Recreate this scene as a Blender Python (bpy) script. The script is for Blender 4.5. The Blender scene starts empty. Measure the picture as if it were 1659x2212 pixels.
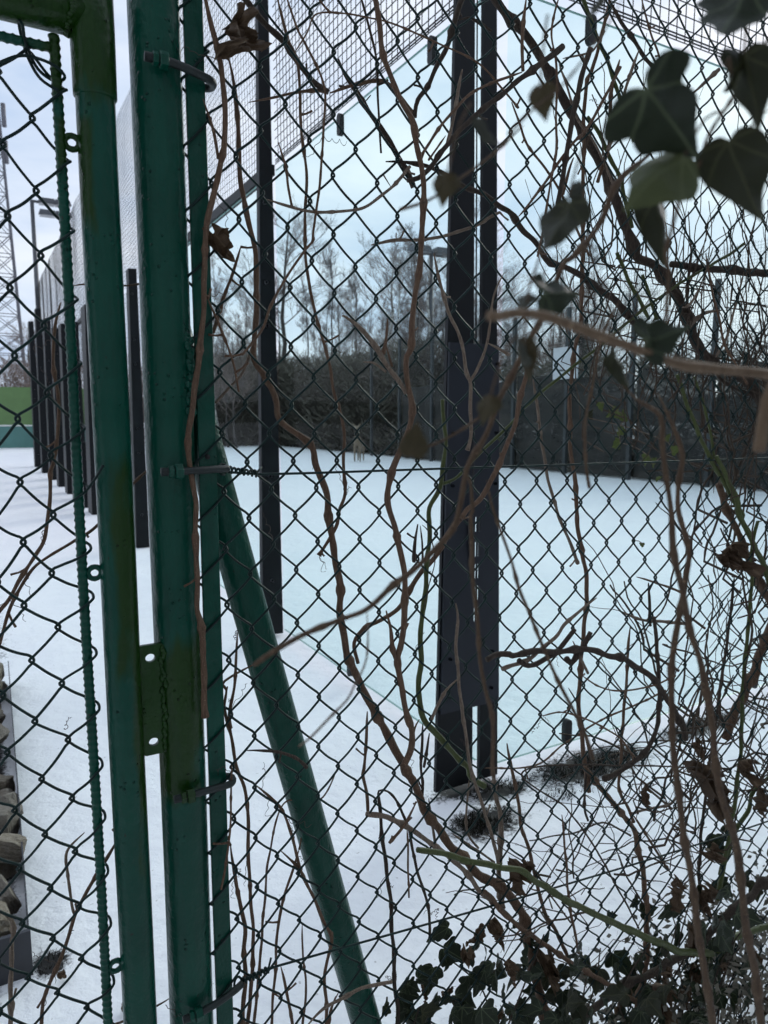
import bpy, bmesh, math, random
from mathutils import Vector, Matrix, noise
R = math.radians
scene = bpy.context.scene
col = scene.collection
random.seed(7)

# ------------------------------------------------------------------ camera
cam = bpy.data.cameras.new('camera')
cam_o = bpy.data.objects.new('camera', cam)
col.objects.link(cam_o)
scene.camera = cam_o
cam.sensor_fit = 'VERTICAL'
cam.sensor_height = 36.0
cam.lens = 36.0 * 1552.0 / 2212.0
cam.clip_start = 0.02
cam.clip_end = 2000
CAM_Y, CAM_Z, YAW, PITCH = -0.853, 1.35, R(29.3), R(7.4)
cam_o.location = (0, CAM_Y, CAM_Z)
cam_o.rotation_euler = (R(90) - PITCH, 0, -YAW)
cam.dof.use_dof = True
cam.dof.focus_distance = 1.0
cam.dof.aperture_fstop = cam.lens / 1000.0 / 0.0023

# ------------------------------------------------------------------ sky
world = bpy.data.worlds.new('World')
scene.world = world
world.use_nodes = True
wt = world.node_tree
wt.nodes.clear()
SUN_EL, SUN_AZ = R(24), R(60)
w_out = wt.nodes.new('ShaderNodeOutputWorld')
w_bg = wt.nodes.new('ShaderNodeBackground')
w_sky = wt.nodes.new('ShaderNodeTexSky')
w_sky.sky_type = 'NISHITA'
w_sky.sun_disc = False
w_sky.sun_elevation = SUN_EL
w_sky.sun_rotation = SUN_AZ
w_sky.air_density = 1.0
w_sky.dust_density = 3.0
w_tc = wt.nodes.new('ShaderNodeTexCoord')
w_map = wt.nodes.new('ShaderNodeMapping')
w_map.inputs['Scale'].default_value = (1.0, 1.0, 3.2)
w_no = wt.nodes.new('ShaderNodeTexNoise')
w_no.inputs['Scale'].default_value = 2.6
w_no.inputs['Detail'].default_value = 7
w_no.inputs['Roughness'].default_value = 0.55
w_ra = wt.nodes.new('ShaderNodeValToRGB')
w_ra.color_ramp.elements[0].position = 0.36
w_ra.color_ramp.elements[0].color = (4.3, 5.3, 6.9, 1)
w_ra.color_ramp.elements[1].position = 0.66
w_ra.color_ramp.elements[1].color = (7.0, 7.45, 8.2, 1)
w_mx = wt.nodes.new('ShaderNodeMix')
w_mx.data_type = 'RGBA'
w_mx.inputs['Factor'].default_value = 0.95
wt.links.new(w_tc.outputs['Generated'], w_map.inputs['Vector'])
wt.links.new(w_map.outputs['Vector'], w_no.inputs['Vector'])
wt.links.new(w_no.outputs['Fac'], w_ra.inputs['Fac'])
wt.links.new(w_sky.outputs['Color'], w_mx.inputs['A'])
wt.links.new(w_ra.outputs['Color'], w_mx.inputs['B'])
wt.links.new(w_mx.outputs['Result'], w_bg.inputs['Color'])
w_bg.inputs['Strength'].default_value = 0.1
wt.links.new(w_bg.outputs['Background'], w_out.inputs['Surface'])

sun = bpy.data.lights.new('sun', 'SUN')
sun.energy = 1.1
sun.angle = R(25)
sun.color = (1.0, 0.96, 0.9)
sun_o = bpy.data.objects.new('sun', sun)
col.objects.link(sun_o)
sun_dir = Vector((math.sin(SUN_AZ) * math.cos(SUN_EL), math.cos(SUN_AZ) * math.cos(SUN_EL), math.sin(SUN_EL)))
sun_o.rotation_euler = sun_dir.to_track_quat('Z', 'Y').to_euler()
sun_o.location = (0, 0, 20)

vs = scene.view_settings
vs.view_transform = 'Standard'
vs.look = 'None'
vs.exposure = 0.44
vs.gamma = 1.0
scene.cycles.transparent_max_bounces = 32
scene.cycles.max_bounces = 6
scene.cycles.diffuse_bounces = 3
scene.cycles.glossy_bounces = 2
scene.cycles.transmission_bounces = 2
scene.cycles.caustics_reflective = False
scene.cycles.caustics_refractive = False
scene.cycles.use_adaptive_sampling = True
scene.cycles.adaptive_threshold = 0.04
scene.cycles.use_denoising = True

# ------------------------------------------------------------------ material helpers
def new_mat(name):
    m = bpy.data.materials.new(name)
    m.use_nodes = True
    nt = m.node_tree
    b = nt.nodes['Principled BSDF']
    return m, nt, b

def node(nt, kind, **kw):
    n = nt.nodes.new(kind)
    for k, v in kw.items():
        setattr(n, k, v)
    return n

def coords(nt, scale=(1, 1, 1), use='Object'):
    tc = node(nt, 'ShaderNodeTexCoord')
    mp = node(nt, 'ShaderNodeMapping')
    mp.inputs['Scale'].default_value = scale
    nt.links.new(tc.outputs[use], mp.inputs['Vector'])
    return mp.outputs['Vector']

def noise_n(nt, vec, scale, detail=4, rough=0.55):
    n = node(nt, 'ShaderNodeTexNoise')
    n.inputs['Scale'].default_value = scale
    n.inputs['Detail'].default_value = detail
    n.inputs['Roughness'].default_value = rough
    nt.links.new(vec, n.inputs['Vector'])
    return n.outputs['Fac']

def ramp(nt, fac, stops):
    r = node(nt, 'ShaderNodeValToRGB')
    el = r.color_ramp.elements
    while len(el) < len(stops):
        el.new(0.5)
    for e, (p, c) in zip(el, stops):
        e.position = p
        e.color = c if len(c) == 4 else (*c, 1)
    nt.links.new(fac, r.inputs['Fac'])
    return r.outputs['Color']

def math_n(nt, op, a, b=None, clamp=False):
    n = node(nt, 'ShaderNodeMath', operation=op)
    n.use_clamp = clamp
    for i, v in enumerate((a, b)):
        if v is None:
            continue
        if isinstance(v, (int, float)):
            n.inputs[i].default_value = v
        else:
            nt.links.new(v, n.inputs[i])
    return n.outputs[0]

def mix_c(nt, fac, a, b):
    n = node(nt, 'ShaderNodeMix', data_type='RGBA')
    for key, v in (('Factor', fac), ('A', a), ('B', b)):
        if isinstance(v, (int, float)):
            n.inputs[key].default_value = v
        elif isinstance(v, tuple):
            n.inputs[key].default_value = (*v, 1)
        else:
            nt.links.new(v, n.inputs[key])
    return n.outputs['Result']

def bump(nt, b, height, strength, dist):
    n = node(nt, 'ShaderNodeBump')
    n.inputs['Strength'].default_value = strength
    n.inputs['Distance'].default_value = dist
    nt.links.new(height, n.inputs['Height'])
    nt.links.new(n.outputs['Normal'], b.inputs['Normal'])

M = {}
def paint_mat(name, base, worn, patches, rough=0.3):
    """Glossy brushed-on paint, with overpainted areas (x, z, half width, half height) of a yellower green."""
    m, nt, b = new_mat(name)
    v = coords(nt)
    n1 = noise_n(nt, v, 9, 4)
    c = ramp(nt, n1, [(0.3, base), (0.75, worn)])
    geo = node(nt, 'ShaderNodeNewGeometry')
    sep = node(nt, 'ShaderNodeSeparateXYZ')
    nt.links.new(geo.outputs['Position'], sep.inputs['Vector'])
    edge = noise_n(nt, coords(nt, (1, 1, 0.25)), 55, 3)
    total = None
    for (px, pz, hw, hh) in patches:
        dx = math_n(nt, 'DIVIDE', math_n(nt, 'ABSOLUTE', math_n(nt, 'SUBTRACT', sep.outputs['X'], px)), hw)
        dz = math_n(nt, 'DIVIDE', math_n(nt, 'ABSOLUTE', math_n(nt, 'SUBTRACT', sep.outputs['Z'], pz)), hh)
        d = math_n(nt, 'MAXIMUM', dx, dz)
        d = math_n(nt, 'ADD', d, math_n(nt, 'MULTIPLY', math_n(nt, 'SUBTRACT', edge, 0.5), 1.3))
        k = math_n(nt, 'MULTIPLY', math_n(nt, 'SUBTRACT', 1.0, d), 2.6, True)
        total = k if total is None else math_n(nt, 'MAXIMUM', total, k)
    if total is not None:
        c = mix_c(nt, total, c, (0.009, 0.036, 0.0035))
    chip = math_n(nt, 'GREATER_THAN', noise_n(nt, coords(nt, (1, 1, 0.6)), 150, 3, 0.6), 0.735)
    c = mix_c(nt, math_n(nt, 'MULTIPLY', chip, 0.8), c, (0.020, 0.012, 0.008))
    grime = math_n(nt, 'MULTIPLY', math_n(nt, 'SUBTRACT', noise_n(nt, coords(nt, (1, 1, 0.12)), 60, 4, 0.65), 0.55, True), 3.0, True)
    c = mix_c(nt, math_n(nt, 'MULTIPLY', grime, 0.55), c, (0.0025, 0.018, 0.013))
    nt.links.new(c, b.inputs['Base Color'])
    b.inputs['Roughness'].default_value = rough
    b.inputs['Specular IOR Level'].default_value = 0.2
    b.inputs['Coat Weight'].default_value = 0.12
    b.inputs['Coat Roughness'].default_value = 0.05
    h1 = noise_n(nt, coords(nt, (1, 1, 0.35)), 260, 3, 0.6)
    h2 = noise_n(nt, v, 70, 2)
    vor = node(nt, 'ShaderNodeTexVoronoi')
    vor.inputs['Scale'].default_value = 110
    nt.links.new(v, vor.inputs['Vector'])
    drop = math_n(nt, 'SUBTRACT', 0.22, vor.outputs['Distance'], True)
    gate = math_n(nt, 'GREATER_THAN', noise_n(nt, v, 26, 1), 0.56)
    h = math_n(nt, 'ADD', math_n(nt, 'MULTIPLY', h1, 0.35), math_n(nt, 'MULTIPLY', h2, 0.9))
    h = math_n(nt, 'ADD', h, math_n(nt, 'MULTIPLY', math_n(nt, 'MULTIPLY', drop, gate), 7.0))
    bump(nt, b, h, 1.0, 0.0026)
    M[name] = m
    return m

GREEN, GREEN2 = (0.0004, 0.042, 0.026), (0.0009, 0.064, 0.040)
paint_mat('post_paint', GREEN, GREEN2, [(0.19, 1.02, 0.05, 0.085), (0.18, 0.93, 0.035, 0.05)])
paint_mat('gate_paint', GREEN, GREEN2, [(0.125, 1.76, 0.06, 0.10), (0.112, 1.60, 0.012, 0.06), (0.138, 1.18, 0.018, 0.14), (0.147, 1.02, 0.012, 0.20), (0.0, 1.76, 0.2, 0.035), (0.105, 1.635, 0.02, 0.03)])
paint_mat('bar_paint', GREEN, (0.0008, 0.062, 0.040), [], 0.38)
paint_mat('hinge_paint', (0.007, 0.034, 0.0035), (0.011, 0.046, 0.005), [], 0.33)

def simple(name, base, rough, var=0.25, scale=40, metallic=0.0, bmp=0.0, bscale=200, bdist=0.001, spec=0.5):
    m, nt, b = new_mat(name)
    v = coords(nt)
    lo = tuple(c * (1 - var) for c in base)
    hi = tuple(c * (1 + var) for c in base)
    nt.links.new(ramp(nt, noise_n(nt, v, scale), [(0.3, lo), (0.7, hi)]), b.inputs['Base Color'])
    b.inputs['Roughness'].default_value = rough
    b.inputs['Metallic'].default_value = metallic
    b.inputs['Specular IOR Level'].default_value = spec
    if bmp:
        bump(nt, b, noise_n(nt, v, bscale, 4), bmp, bdist)
    M[name] = m
    return m

simple('pvc_wire', (0.004, 0.017, 0.015), 0.5, 0.5, 25, bmp=0.3, bscale=600, bdist=0.0005, spec=0.22)
simple('hook_steel', (0.007, 0.013, 0.012), 0.5, 0.5, 90, bmp=0.5, bscale=500, bdist=0.0006)
simple('anthracite', (0.0045, 0.0055, 0.007), 0.5, 0.12, 3, spec=0.22)
simple('anthracite_face', (0.016, 0.019, 0.026), 0.5, 0.12, 2, spec=0.25)
simple('wire_black', (0.014, 0.015, 0.018), 0.6, 0.2, 9, spec=0.15)
simple('bolt_zinc', (0.30, 0.31, 0.33), 0.35, 0.2, 200, metallic=0.8)
simple('screen_post', (0.030, 0.034, 0.036), 0.6, 0.2, 3)
simple('notice_white', (0.50, 0.51, 0.53), 0.6, 0.08, 4)
simple('turf', (0.014, 0.013, 0.010), 0.9, 0.5, 40, spec=0.1)
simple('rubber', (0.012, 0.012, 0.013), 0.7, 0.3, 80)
simple('green_board', (0.105, 0.19, 0.065), 0.6, 0.12, 1.5)
simple('teal_board', (0.075, 0.19, 0.17), 0.6, 0.12, 1.5)
simple('white_paint', (0.70, 0.70, 0.68), 0.6, 0.05, 3)
simple('lamp_metal', (0.06, 0.065, 0.075), 0.5, 0.2, 2)
simple('lamp_glass', (0.35, 0.36, 0.38), 0.25, 0.1, 5)
simple('mast_steel', (0.11, 0.11, 0.125), 0.6, 0.2, 0.6)
simple('soil', (0.020, 0.016, 0.013), 0.9, 0.5, 30, bmp=0.8, bscale=90, bdist=0.01)
simple('deer_hide', (0.165, 0.125, 0.085), 0.85, 0.25, 6)
simple('steel_edge', (0.020, 0.021, 0.027), 0.45, 0.25, 12)
simple('trunk_dark', (0.055, 0.047, 0.042), 0.85, 0.4, 5)
simple('twig_mass', (0.16, 0.14, 0.135), 0.85, 0.4, 3)  # far twigs paled, distance haze is put into the colour
simple('twig_red', (0.17, 0.13, 0.115), 0.85, 0.4, 3)  # reddish twigs, paled for haze in the same way
simple('undergrowth', (0.088, 0.080, 0.062), 0.9, 0.6, 1.2)
simple('conifer', (0.022, 0.034, 0.022), 0.9, 0.4, 3)
simple('hill_wood', (0.075, 0.065, 0.065), 0.95, 0.35, 0.05)
simple('tendril', (0.050, 0.034, 0.026), 0.8, 0.4, 60)

# birch bark: pale with dark bands
m, nt, b = new_mat('birch')
v = coords(nt, (1, 1, 6))
nt.links.new(ramp(nt, noise_n(nt, v, 2.2, 5), [(0.38, (0.06, 0.055, 0.05)), (0.5, (0.42, 0.40, 0.37)), (0.8, (0.55, 0.53, 0.50))]), b.inputs['Base Color'])
b.inputs['Roughness'].default_value = 0.8
M['birch'] = m

def bark(name, dark, mid, light, fibre=1.0, speck=True, rough=0.75):
    m, nt, b = new_mat(name)
    v = coords(nt, (1, 1, 0.18))
    n1 = noise_n(nt, v, 420, 5, 0.65)
    n2 = noise_n(nt, coords(nt), 24, 3)
    c = ramp(nt, n1, [(0.28, dark), (0.5, mid), (0.78, light)])
    c = mix_c(nt, math_n(nt, 'MULTIPLY', n2, 0.55), c, dark)
    if speck:
        sp = math_n(nt, 'GREATER_THAN', noise_n(nt, coords(nt), 700, 1), 0.69)
        c = mix_c(nt, math_n(nt, 'MULTIPLY', sp, 0.55), c, tuple(min(1, x * 1.9) for x in light))
    nt.links.new(c, b.inputs['Base Color'])
    b.inputs['Roughness'].default_value = rough
    b.inputs['Specular IOR Level'].default_value = 0.35
    bump(nt, b, n1, min(1.0, 0.8 * fibre), 0.0022)
    M['bark_' + name] = m

bark('brown', (0.055, 0.029, 0.017), (0.122, 0.07, 0.041), (0.2, 0.13, 0.085))
bark('pale', (0.085, 0.058, 0.04), (0.17, 0.125, 0.092), (0.29, 0.23, 0.175))
bark('dark', (0.02, 0.013, 0.009), (0.05, 0.035, 0.025), (0.105, 0.08, 0.06), 1.8, False, 0.85)
bark('tangle', (0.022, 0.014, 0.009), (0.062, 0.042, 0.027), (0.12, 0.088, 0.060), 1.0, False, 0.8)
bark('green', (0.026, 0.036, 0.007), (0.055, 0.07, 0.014), (0.092, 0.105, 0.03), 0.4, True, 0.5)
bark('brownred', (0.04, 0.022, 0.012), (0.086, 0.052, 0.028), (0.14, 0.094, 0.056), 0.6)
bark('tan', (0.095, 0.06, 0.034), (0.165, 0.108, 0.064), (0.24, 0.17, 0.11), 0.6)

def leaf_mat(name, base, dark, vein, rough=0.42, transl=0.12):
    m, nt, b = new_mat(name)
    uv = node(nt, 'ShaderNodeUVMap')
    sep = node(nt, 'ShaderNodeSeparateXYZ')
    nt.links.new(uv.outputs['UV'], sep.inputs['Vector'])
    x = math_n(nt, 'SUBTRACT', sep.outputs['X'], 0.5)
    y = math_n(nt, 'SUBTRACT', sep.outputs['Y'], 0.12)
    ang = math_n(nt, 'ARCTAN2', x, y)
    rad = math_n(nt, 'POWER', math_n(nt, 'ADD', math_n(nt, 'MULTIPLY', x, x), math_n(nt, 'MULTIPLY', y, y)), 0.5)
    s = math_n(nt, 'ABSOLUTE', math_n(nt, 'SINE', math_n(nt, 'MULTIPLY', ang, 4.0)))
    d = math_n(nt, 'MULTIPLY', s, math_n(nt, 'MULTIPLY', rad, 0.25))
    vn = math_n(nt, 'SUBTRACT', 1.0, math_n(nt, 'MULTIPLY', d, 48.0), True)
    info = node(nt, 'ShaderNodeObjectInfo')
    v = coords(nt)
    c = ramp(nt, noise_n(nt, v, 45, 4), [(0.3, dark), (0.72, base)])
    c = mix_c(nt, math_n(nt, 'MULTIPLY', info.outputs['Random'], 0.45), c, dark)
    c = mix_c(nt, math_n(nt, 'MULTIPLY', vn, 0.75), c, vein)
    nt.links.new(c, b.inputs['Base Color'])
    b.inputs['Roughness'].default_value = rough
    b.inputs['Specular IOR Level'].default_value = 0.28
    bump(nt, b, math_n(nt, 'ADD', math_n(nt, 'MULTIPLY', vn, -0.6), noise_n(nt, v, 160, 3)), 0.35, 0.0016)
    out = nt.nodes['Material Output']
    tr = node(nt, 'ShaderNodeBsdfTranslucent')
    nt.links.new(c, tr.inputs['Color'])
    mx = node(nt, 'ShaderNodeMixShader')
    mx.inputs['Fac'].default_value = transl
    nt.links.new(b.outputs['BSDF'], mx.inputs[1])
    nt.links.new(tr.outputs['BSDF'], mx.inputs[2])
    nt.links.new(mx.outputs['Shader'], out.inputs['Surface'])
    M['leaf_' + name] = m

leaf_mat('ivy', (0.022, 0.032, 0.013), (0.010, 0.016, 0.007), (0.095, 0.118, 0.062))
leaf_mat('olive', (0.027, 0.030, 0.010), (0.013, 0.015, 0.006), (0.065, 0.066, 0.028))
leaf_mat('oliveb', (0.0525, 0.042, 0.012), (0.0285, 0.021, 0.009), (0.0675, 0.045, 0.0225), 0.5, 0.2)
leaf_mat('under', (0.0863, 0.1013, 0.0413), (0.0562, 0.0675, 0.027), (0.12, 0.135, 0.0675), 0.55, 0.25)
leaf_mat('pale_leaf', (0.068, 0.0704, 0.0544), (0.036, 0.0384, 0.0288), (0.104, 0.104, 0.08), 0.55)
leaf_mat('lime', (0.115, 0.15, 0.040), (0.055, 0.075, 0.022), (0.17, 0.20, 0.08), 0.5, 0.25)
leaf_mat('dead', (0.125, 0.080, 0.045), (0.050, 0.030, 0.018), (0.16, 0.11, 0.07), 0.7, 0.15)

# glass: a slab that tints what is seen through it and mirrors a little at grazing angles
m, nt, b = new_mat('court_glass')
nt.nodes.remove(b)
tr = node(nt, 'ShaderNodeBsdfTransparent')
tr.inputs['Color'].default_value = (0.915, 0.980, 0.972, 1)
gl = node(nt, 'ShaderNodeBsdfGlossy')
gl.inputs['Roughness'].default_value = 0.03
fr = node(nt, 'ShaderNodeFresnel')
fr.inputs['IOR'].default_value = 1.45
mx = node(nt, 'ShaderNodeMixShader')
gg = node(nt, 'ShaderNodeNewGeometry')
front_only = math_n(nt, 'SUBTRACT', 1.0, gg.outputs['Backfacing'])
nt.links.new(math_n(nt, 'MULTIPLY', math_n(nt, 'MULTIPLY', fr.outputs['Fac'], 0.14), front_only), mx.inputs['Fac'])
nt.links.new(tr.outputs['BSDF'], mx.inputs[1])
nt.links.new(gl.outputs['BSDF'], mx.inputs[2])
nt.links.new(mx.outputs['Shader'], nt.nodes['Material Output'].inputs['Surface'])
M['court_glass'] = m
simple('glass_edge', (0.16, 0.30, 0.27), 0.35, 0.1, 4)

# windscreen cloth: woven, lets a little light through
m, nt, b = new_mat('windscreen')
v = coords(nt)
nt.links.new(ramp(nt, noise_n(nt, coords(nt, (1, 0.6, 3)), 1.6, 5), [(0.3, (0.008, 0.008, 0.007)), (0.5, (0.016, 0.015, 0.013)), (0.72, (0.034, 0.029, 0.023))]), b.inputs['Base Color'])
b.inputs['Roughness'].default_value = 0.8
tr = node(nt, 'ShaderNodeBsdfTransparent')
mx = node(nt, 'ShaderNodeMixShader')
mx.inputs['Fac'].default_value = 0.11
nt.links.new(b.outputs['BSDF'], mx.inputs[1])
nt.links.new(tr.outputs['BSDF'], mx.inputs[2])
nt.links.new(mx.outputs['Shader'], nt.nodes['Material Output'].inputs['Surface'])
M['windscreen'] = m

# snow with places where the dark wet ground has melted free: (x, y, radius x, radius y)
MELT = [(1.43, 0.98, 0.15, 0.10), (1.60, 1.12, 0.16, 0.06), (2.03, 1.10, 0.34, 0.13), (2.75, 1.12, 0.30, 0.07), (1.5, 1.2, 0.16, 0.06),
        (-0.22, 4.4, 0.26, 1.9), (0.075, 0.985, 0.05, 0.05), (-0.03, 2.0, 0.05, 1.0)]
m, nt, b = new_mat('snow')
geo = node(nt, 'ShaderNodeNewGeometry')
sep = node(nt, 'ShaderNodeSeparateXYZ')
nt.links.new(geo.outputs['Position'], sep.inputs['Vector'])
pos = geo.outputs['Position']
e1 = noise_n(nt, pos, 14, 6, 0.7)
e2 = noise_n(nt, pos, 70, 4, 0.7)
edge = math_n(nt, 'ADD', math_n(nt, 'MULTIPLY', math_n(nt, 'SUBTRACT', e1, 0.5), 1.6), math_n(nt, 'MULTIPLY', math_n(nt, 'SUBTRACT', e2, 0.5), 2.6))
tot = None
for (cx, cy, rx, ry) in MELT:
    dx = math_n(nt, 'DIVIDE', math_n(nt, 'SUBTRACT', sep.outputs['X'], cx), rx)
    dy = math_n(nt, 'DIVIDE', math_n(nt, 'SUBTRACT', sep.outputs['Y'], cy), ry)
    d = math_n(nt, 'POWER', math_n(nt, 'ADD', math_n(nt, 'MULTIPLY', dx, dx), math_n(nt, 'MULTIPLY', dy, dy)), 0.5)
    k = math_n(nt, 'SUBTRACT', 1.0, d)
    tot = k if tot is None else math_n(nt, 'MAXIMUM', tot, k)
mask = math_n(nt, 'MULTIPLY', math_n(nt, 'ADD', math_n(nt, 'MULTIPLY', math_n(nt, 'ADD', tot, 0.08), 1.7), edge), 1.35, True)
far = math_n(nt, 'GREATER_THAN', tot, -0.6)
mask = math_n(nt, 'MULTIPLY', mask, far)
specks = math_n(nt, 'GREATER_THAN', noise_n(nt, pos, 60, 2, 0.5), 0.725)
sc = ramp(nt, noise_n(nt, pos, 1.5, 5), [(0.3, (0.82, 0.83, 0.86)), (0.7, (0.89, 0.895, 0.91))])
sc = mix_c(nt, math_n(nt, 'MULTIPLY', specks, 0.45), sc, (0.25, 0.23, 0.21))
sc = mix_c(nt, mask, sc, (0.012, 0.011, 0.011))
nt.links.new(sc, b.inputs['Base Color'])
b.inputs['Roughness'].default_value = 0.75
bump(nt, b, math_n(nt, 'ADD', noise_n(nt, pos, 9, 5), math_n(nt, 'MULTIPLY', noise_n(nt, pos, 130, 3), 0.07)), 0.55, 0.035)
M['snow'] = m

# quartzite stones
m, nt, b = new_mat('stone')
v = coords(nt, (1, 1, 2.6))
info = node(nt, 'ShaderNodeObjectInfo')
n1 = noise_n(nt, v, 2.6, 9, 0.72)
c = ramp(nt, n1, [(0.28, (0.07, 0.052, 0.034)), (0.48, (0.26, 0.21, 0.145)), (0.72, (0.48, 0.44, 0.37))])
c = mix_c(nt, math_n(nt, 'MULTIPLY', info.outputs['Random'], 0.5), c, (0.22, 0.21, 0.20))
nt.links.new(c, b.inputs['Base Color'])
b.inputs['Roughness'].default_value = 0.8
bump(nt, b, n1, 1.0, 0.02)
M['stone'] = m

# ------------------------------------------------------------------ mesh helpers
class MB:
    """Collects vertices and faces of one mesh."""
    def __init__(self):
        self.v, self.f = [], []
    def quadbox(self, p):            # eight corners: 0-3 bottom ring, 4-7 top ring
        o = len(self.v)
        self.v += [tuple(q) for q in p]
        for q in ((3, 2, 1, 0), (4, 5, 6, 7), (0, 1, 5, 4), (1, 2, 6, 5), (2, 3, 7, 6), (3, 0, 4, 7)):
            self.f.append(tuple(o + i for i in q))
    def box(self, x0, x1, y0, y1, z0, z1):
        self.quadbox([(x0, y0, z0), (x1, y0, z0), (x1, y1, z0), (x0, y1, z0), (x0, y0, z1), (x1, y0, z1), (x1, y1, z1), (x0, y1, z1)])
    def rod(self, a, b, r, n=4):
        a, b = Vector(a), Vector(b)
        d = (b - a).normalized()
        u = d.orthogonal().normalized()
        w = d.cross(u)
        o = len(self.v)
        for q in (a, b):
            for k in range(n):
                t = 2 * math.pi * k / n
                self.v.append(tuple(q + (u * math.cos(t) + w * math.sin(t)) * r))
        for k in range(n):
            self.f.append((o + k, o + (k + 1) % n, o + n + (k + 1) % n, o + n + k))
    def tube(self, pts, rad, n=8, cap=True, shape=None):
        pts = [Vector(p) for p in pts]
        if not isinstance(rad, (list, tuple)):
            rad = [rad] * len(pts)
        o = len(self.v)
        t0 = (pts[1] - pts[0]).normalized()
        u = t0.orthogonal().normalized()
        if abs(t0.z) > 0.9:
            u = (Vector((1, 0, 0)) - t0 * t0.x).normalized()
        L = len(pts)
        for i in range(L):
            if i == 0:
                t = t0
            elif i == L - 1:
                t = (pts[i] - pts[i - 1])
            else:
                t = (pts[i + 1] - pts[i - 1])
            if t.length < 1e-9:
                t = t0
            t = t.normalized()
            u = u - t * u.dot(t)
            u = u.normalized() if u.length > 1e-8 else t.orthogonal().normalized()
            w = t.cross(u)
            t0 = t
            for k in range(n):
                a = 2 * math.pi * k / n
                r = rad[i] * (shape(i, a) if shape else 1.0)
                q = pts[i] + (u * math.cos(a) + w * math.sin(a)) * r
                self.v.append((q.x, q.y, q.z))
        for i in range(L - 1):
            for k in range(n):
                k2 = (k + 1) % n
                self.f.append((o + i * n + k, o + i * n + k2, o + (i + 1) * n + k2, o + (i + 1) * n + k))
        if cap:
            self.f.append(tuple(o + k for k in reversed(range(n))))
            self.f.append(tuple(o + (L - 1) * n + k for k in range(n)))
    def mesh(self, name, mat, smooth=True):
        me = bpy.data.meshes.new(name)
        me.from_pydata(self.v, [], self.f)
        if mat:
            me.materials.append(M[mat])
        if smooth:
            me.polygons.foreach_set('use_smooth', [True] * len(me.polygons))
        me.update()
        return me
    def build(self, name, mat, parent=None, smooth=True):
        o = bpy.data.objects.new(name, self.mesh(name, mat, smooth))
        col.objects.link(o)
        if parent is not None:
            o.parent = parent
        return o

def link(name, me, parent=None, mat4=None):
    o = bpy.data.objects.new(name, me)
    col.objects.link(o)
    if parent is not None:
        o.parent = parent
    if mat4 is not None:
        o.matrix_basis = mat4
    return o

def tag(o, label, cat, group=None, kind=None):
    if label:
        o['label'] = label
    if cat:
        o['category'] = cat
    if group:
        o['group'] = group
    if kind:
        o['kind'] = kind
    return o

def empty(name, loc=(0, 0, 0)):
    o = bpy.data.objects.new(name, None)
    o.empty_display_size = 0.1
    col.objects.link(o)
    o.location = loc
    return o

def spline(pts, step, rads=None):
    """Catmull-Rom curve through pts, resampled; returns points and radii."""
    P = [Vector(p) for p in pts]
    n = len(P)
    rads = rads or [1.0] * n
    out, ro = [], []
    for i in range(n - 1):
        p0, p1, p2, p3 = P[max(i - 1, 0)], P[i], P[i + 1], P[min(i + 2, n - 1)]
        k = max(2, int((p2 - p1).length / step))
        for j in range(k):
            t = j / k
            q = 0.5 * ((2 * p1) + (p2 - p0) * t + (2 * p0 - 5 * p1 + 4 * p2 - p3) * t * t + (3 * p1 - p0 - 3 * p2 + p3) * t ** 3)
            out.append(q)
            ro.append(rads[i] + (rads[i + 1] - rads[i]) * t)
    out.append(P[-1])
    ro.append(rads[-1])
    return out, ro

def flat_shape(name, outlines, thick, mat, parent=None, place=None):
    """A plate cut from 2D outlines (the first is the rim, the rest are holes), with real thickness."""
    cu = bpy.data.curves.new(name, 'CURVE')
    cu.dimensions = '2D'
    cu.fill_mode = 'BOTH'
    cu.extrude = thick / 2
    cu.bevel_depth = min(0.0006, thick / 6)
    cu.offset = -cu.bevel_depth
    for ol in outlines:
        s = cu.splines.new('POLY')
        s.points.add(len(ol) - 1)
        for p, (x, y) in zip(s.points, ol):
            p.co = (x, y, 0, 1)
        s.use_cyclic_u = True
    tmp = bpy.data.objects.new('tmp_shape', cu)
    col.objects.link(tmp)
    dg = bpy.context.evaluated_depsgraph_get()
    me = bpy.data.meshes.new_from_object(tmp.evaluated_get(dg))
    bpy.data.objects.remove(tmp)
    me.name = name
    me.materials.clear()
    me.materials.append(M[mat])
    return link(name, me, parent, place)

def circle(cx, cy, r, n=20, sq=1.0):
    return [(cx + r * math.cos(2 * math.pi * k / n), cy + sq * r * math.sin(2 * math.pi * k / n)) for k in range(n)]

def rrect(x0, x1, y0, y1, r, n=4):
    out = []
    for (cx, cy, a0) in ((x1 - r, y1 - r, 0), (x0 + r, y1 - r, 90), (x0 + r, y0 + r, 180), (x1 - r, y0 + r, 270)):
        for k in range(n + 1):
            a = R(a0 + 90 * k / n)
            out.append((cx + r * math.cos(a), cy + r * math.sin(a)))
    return out

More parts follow.
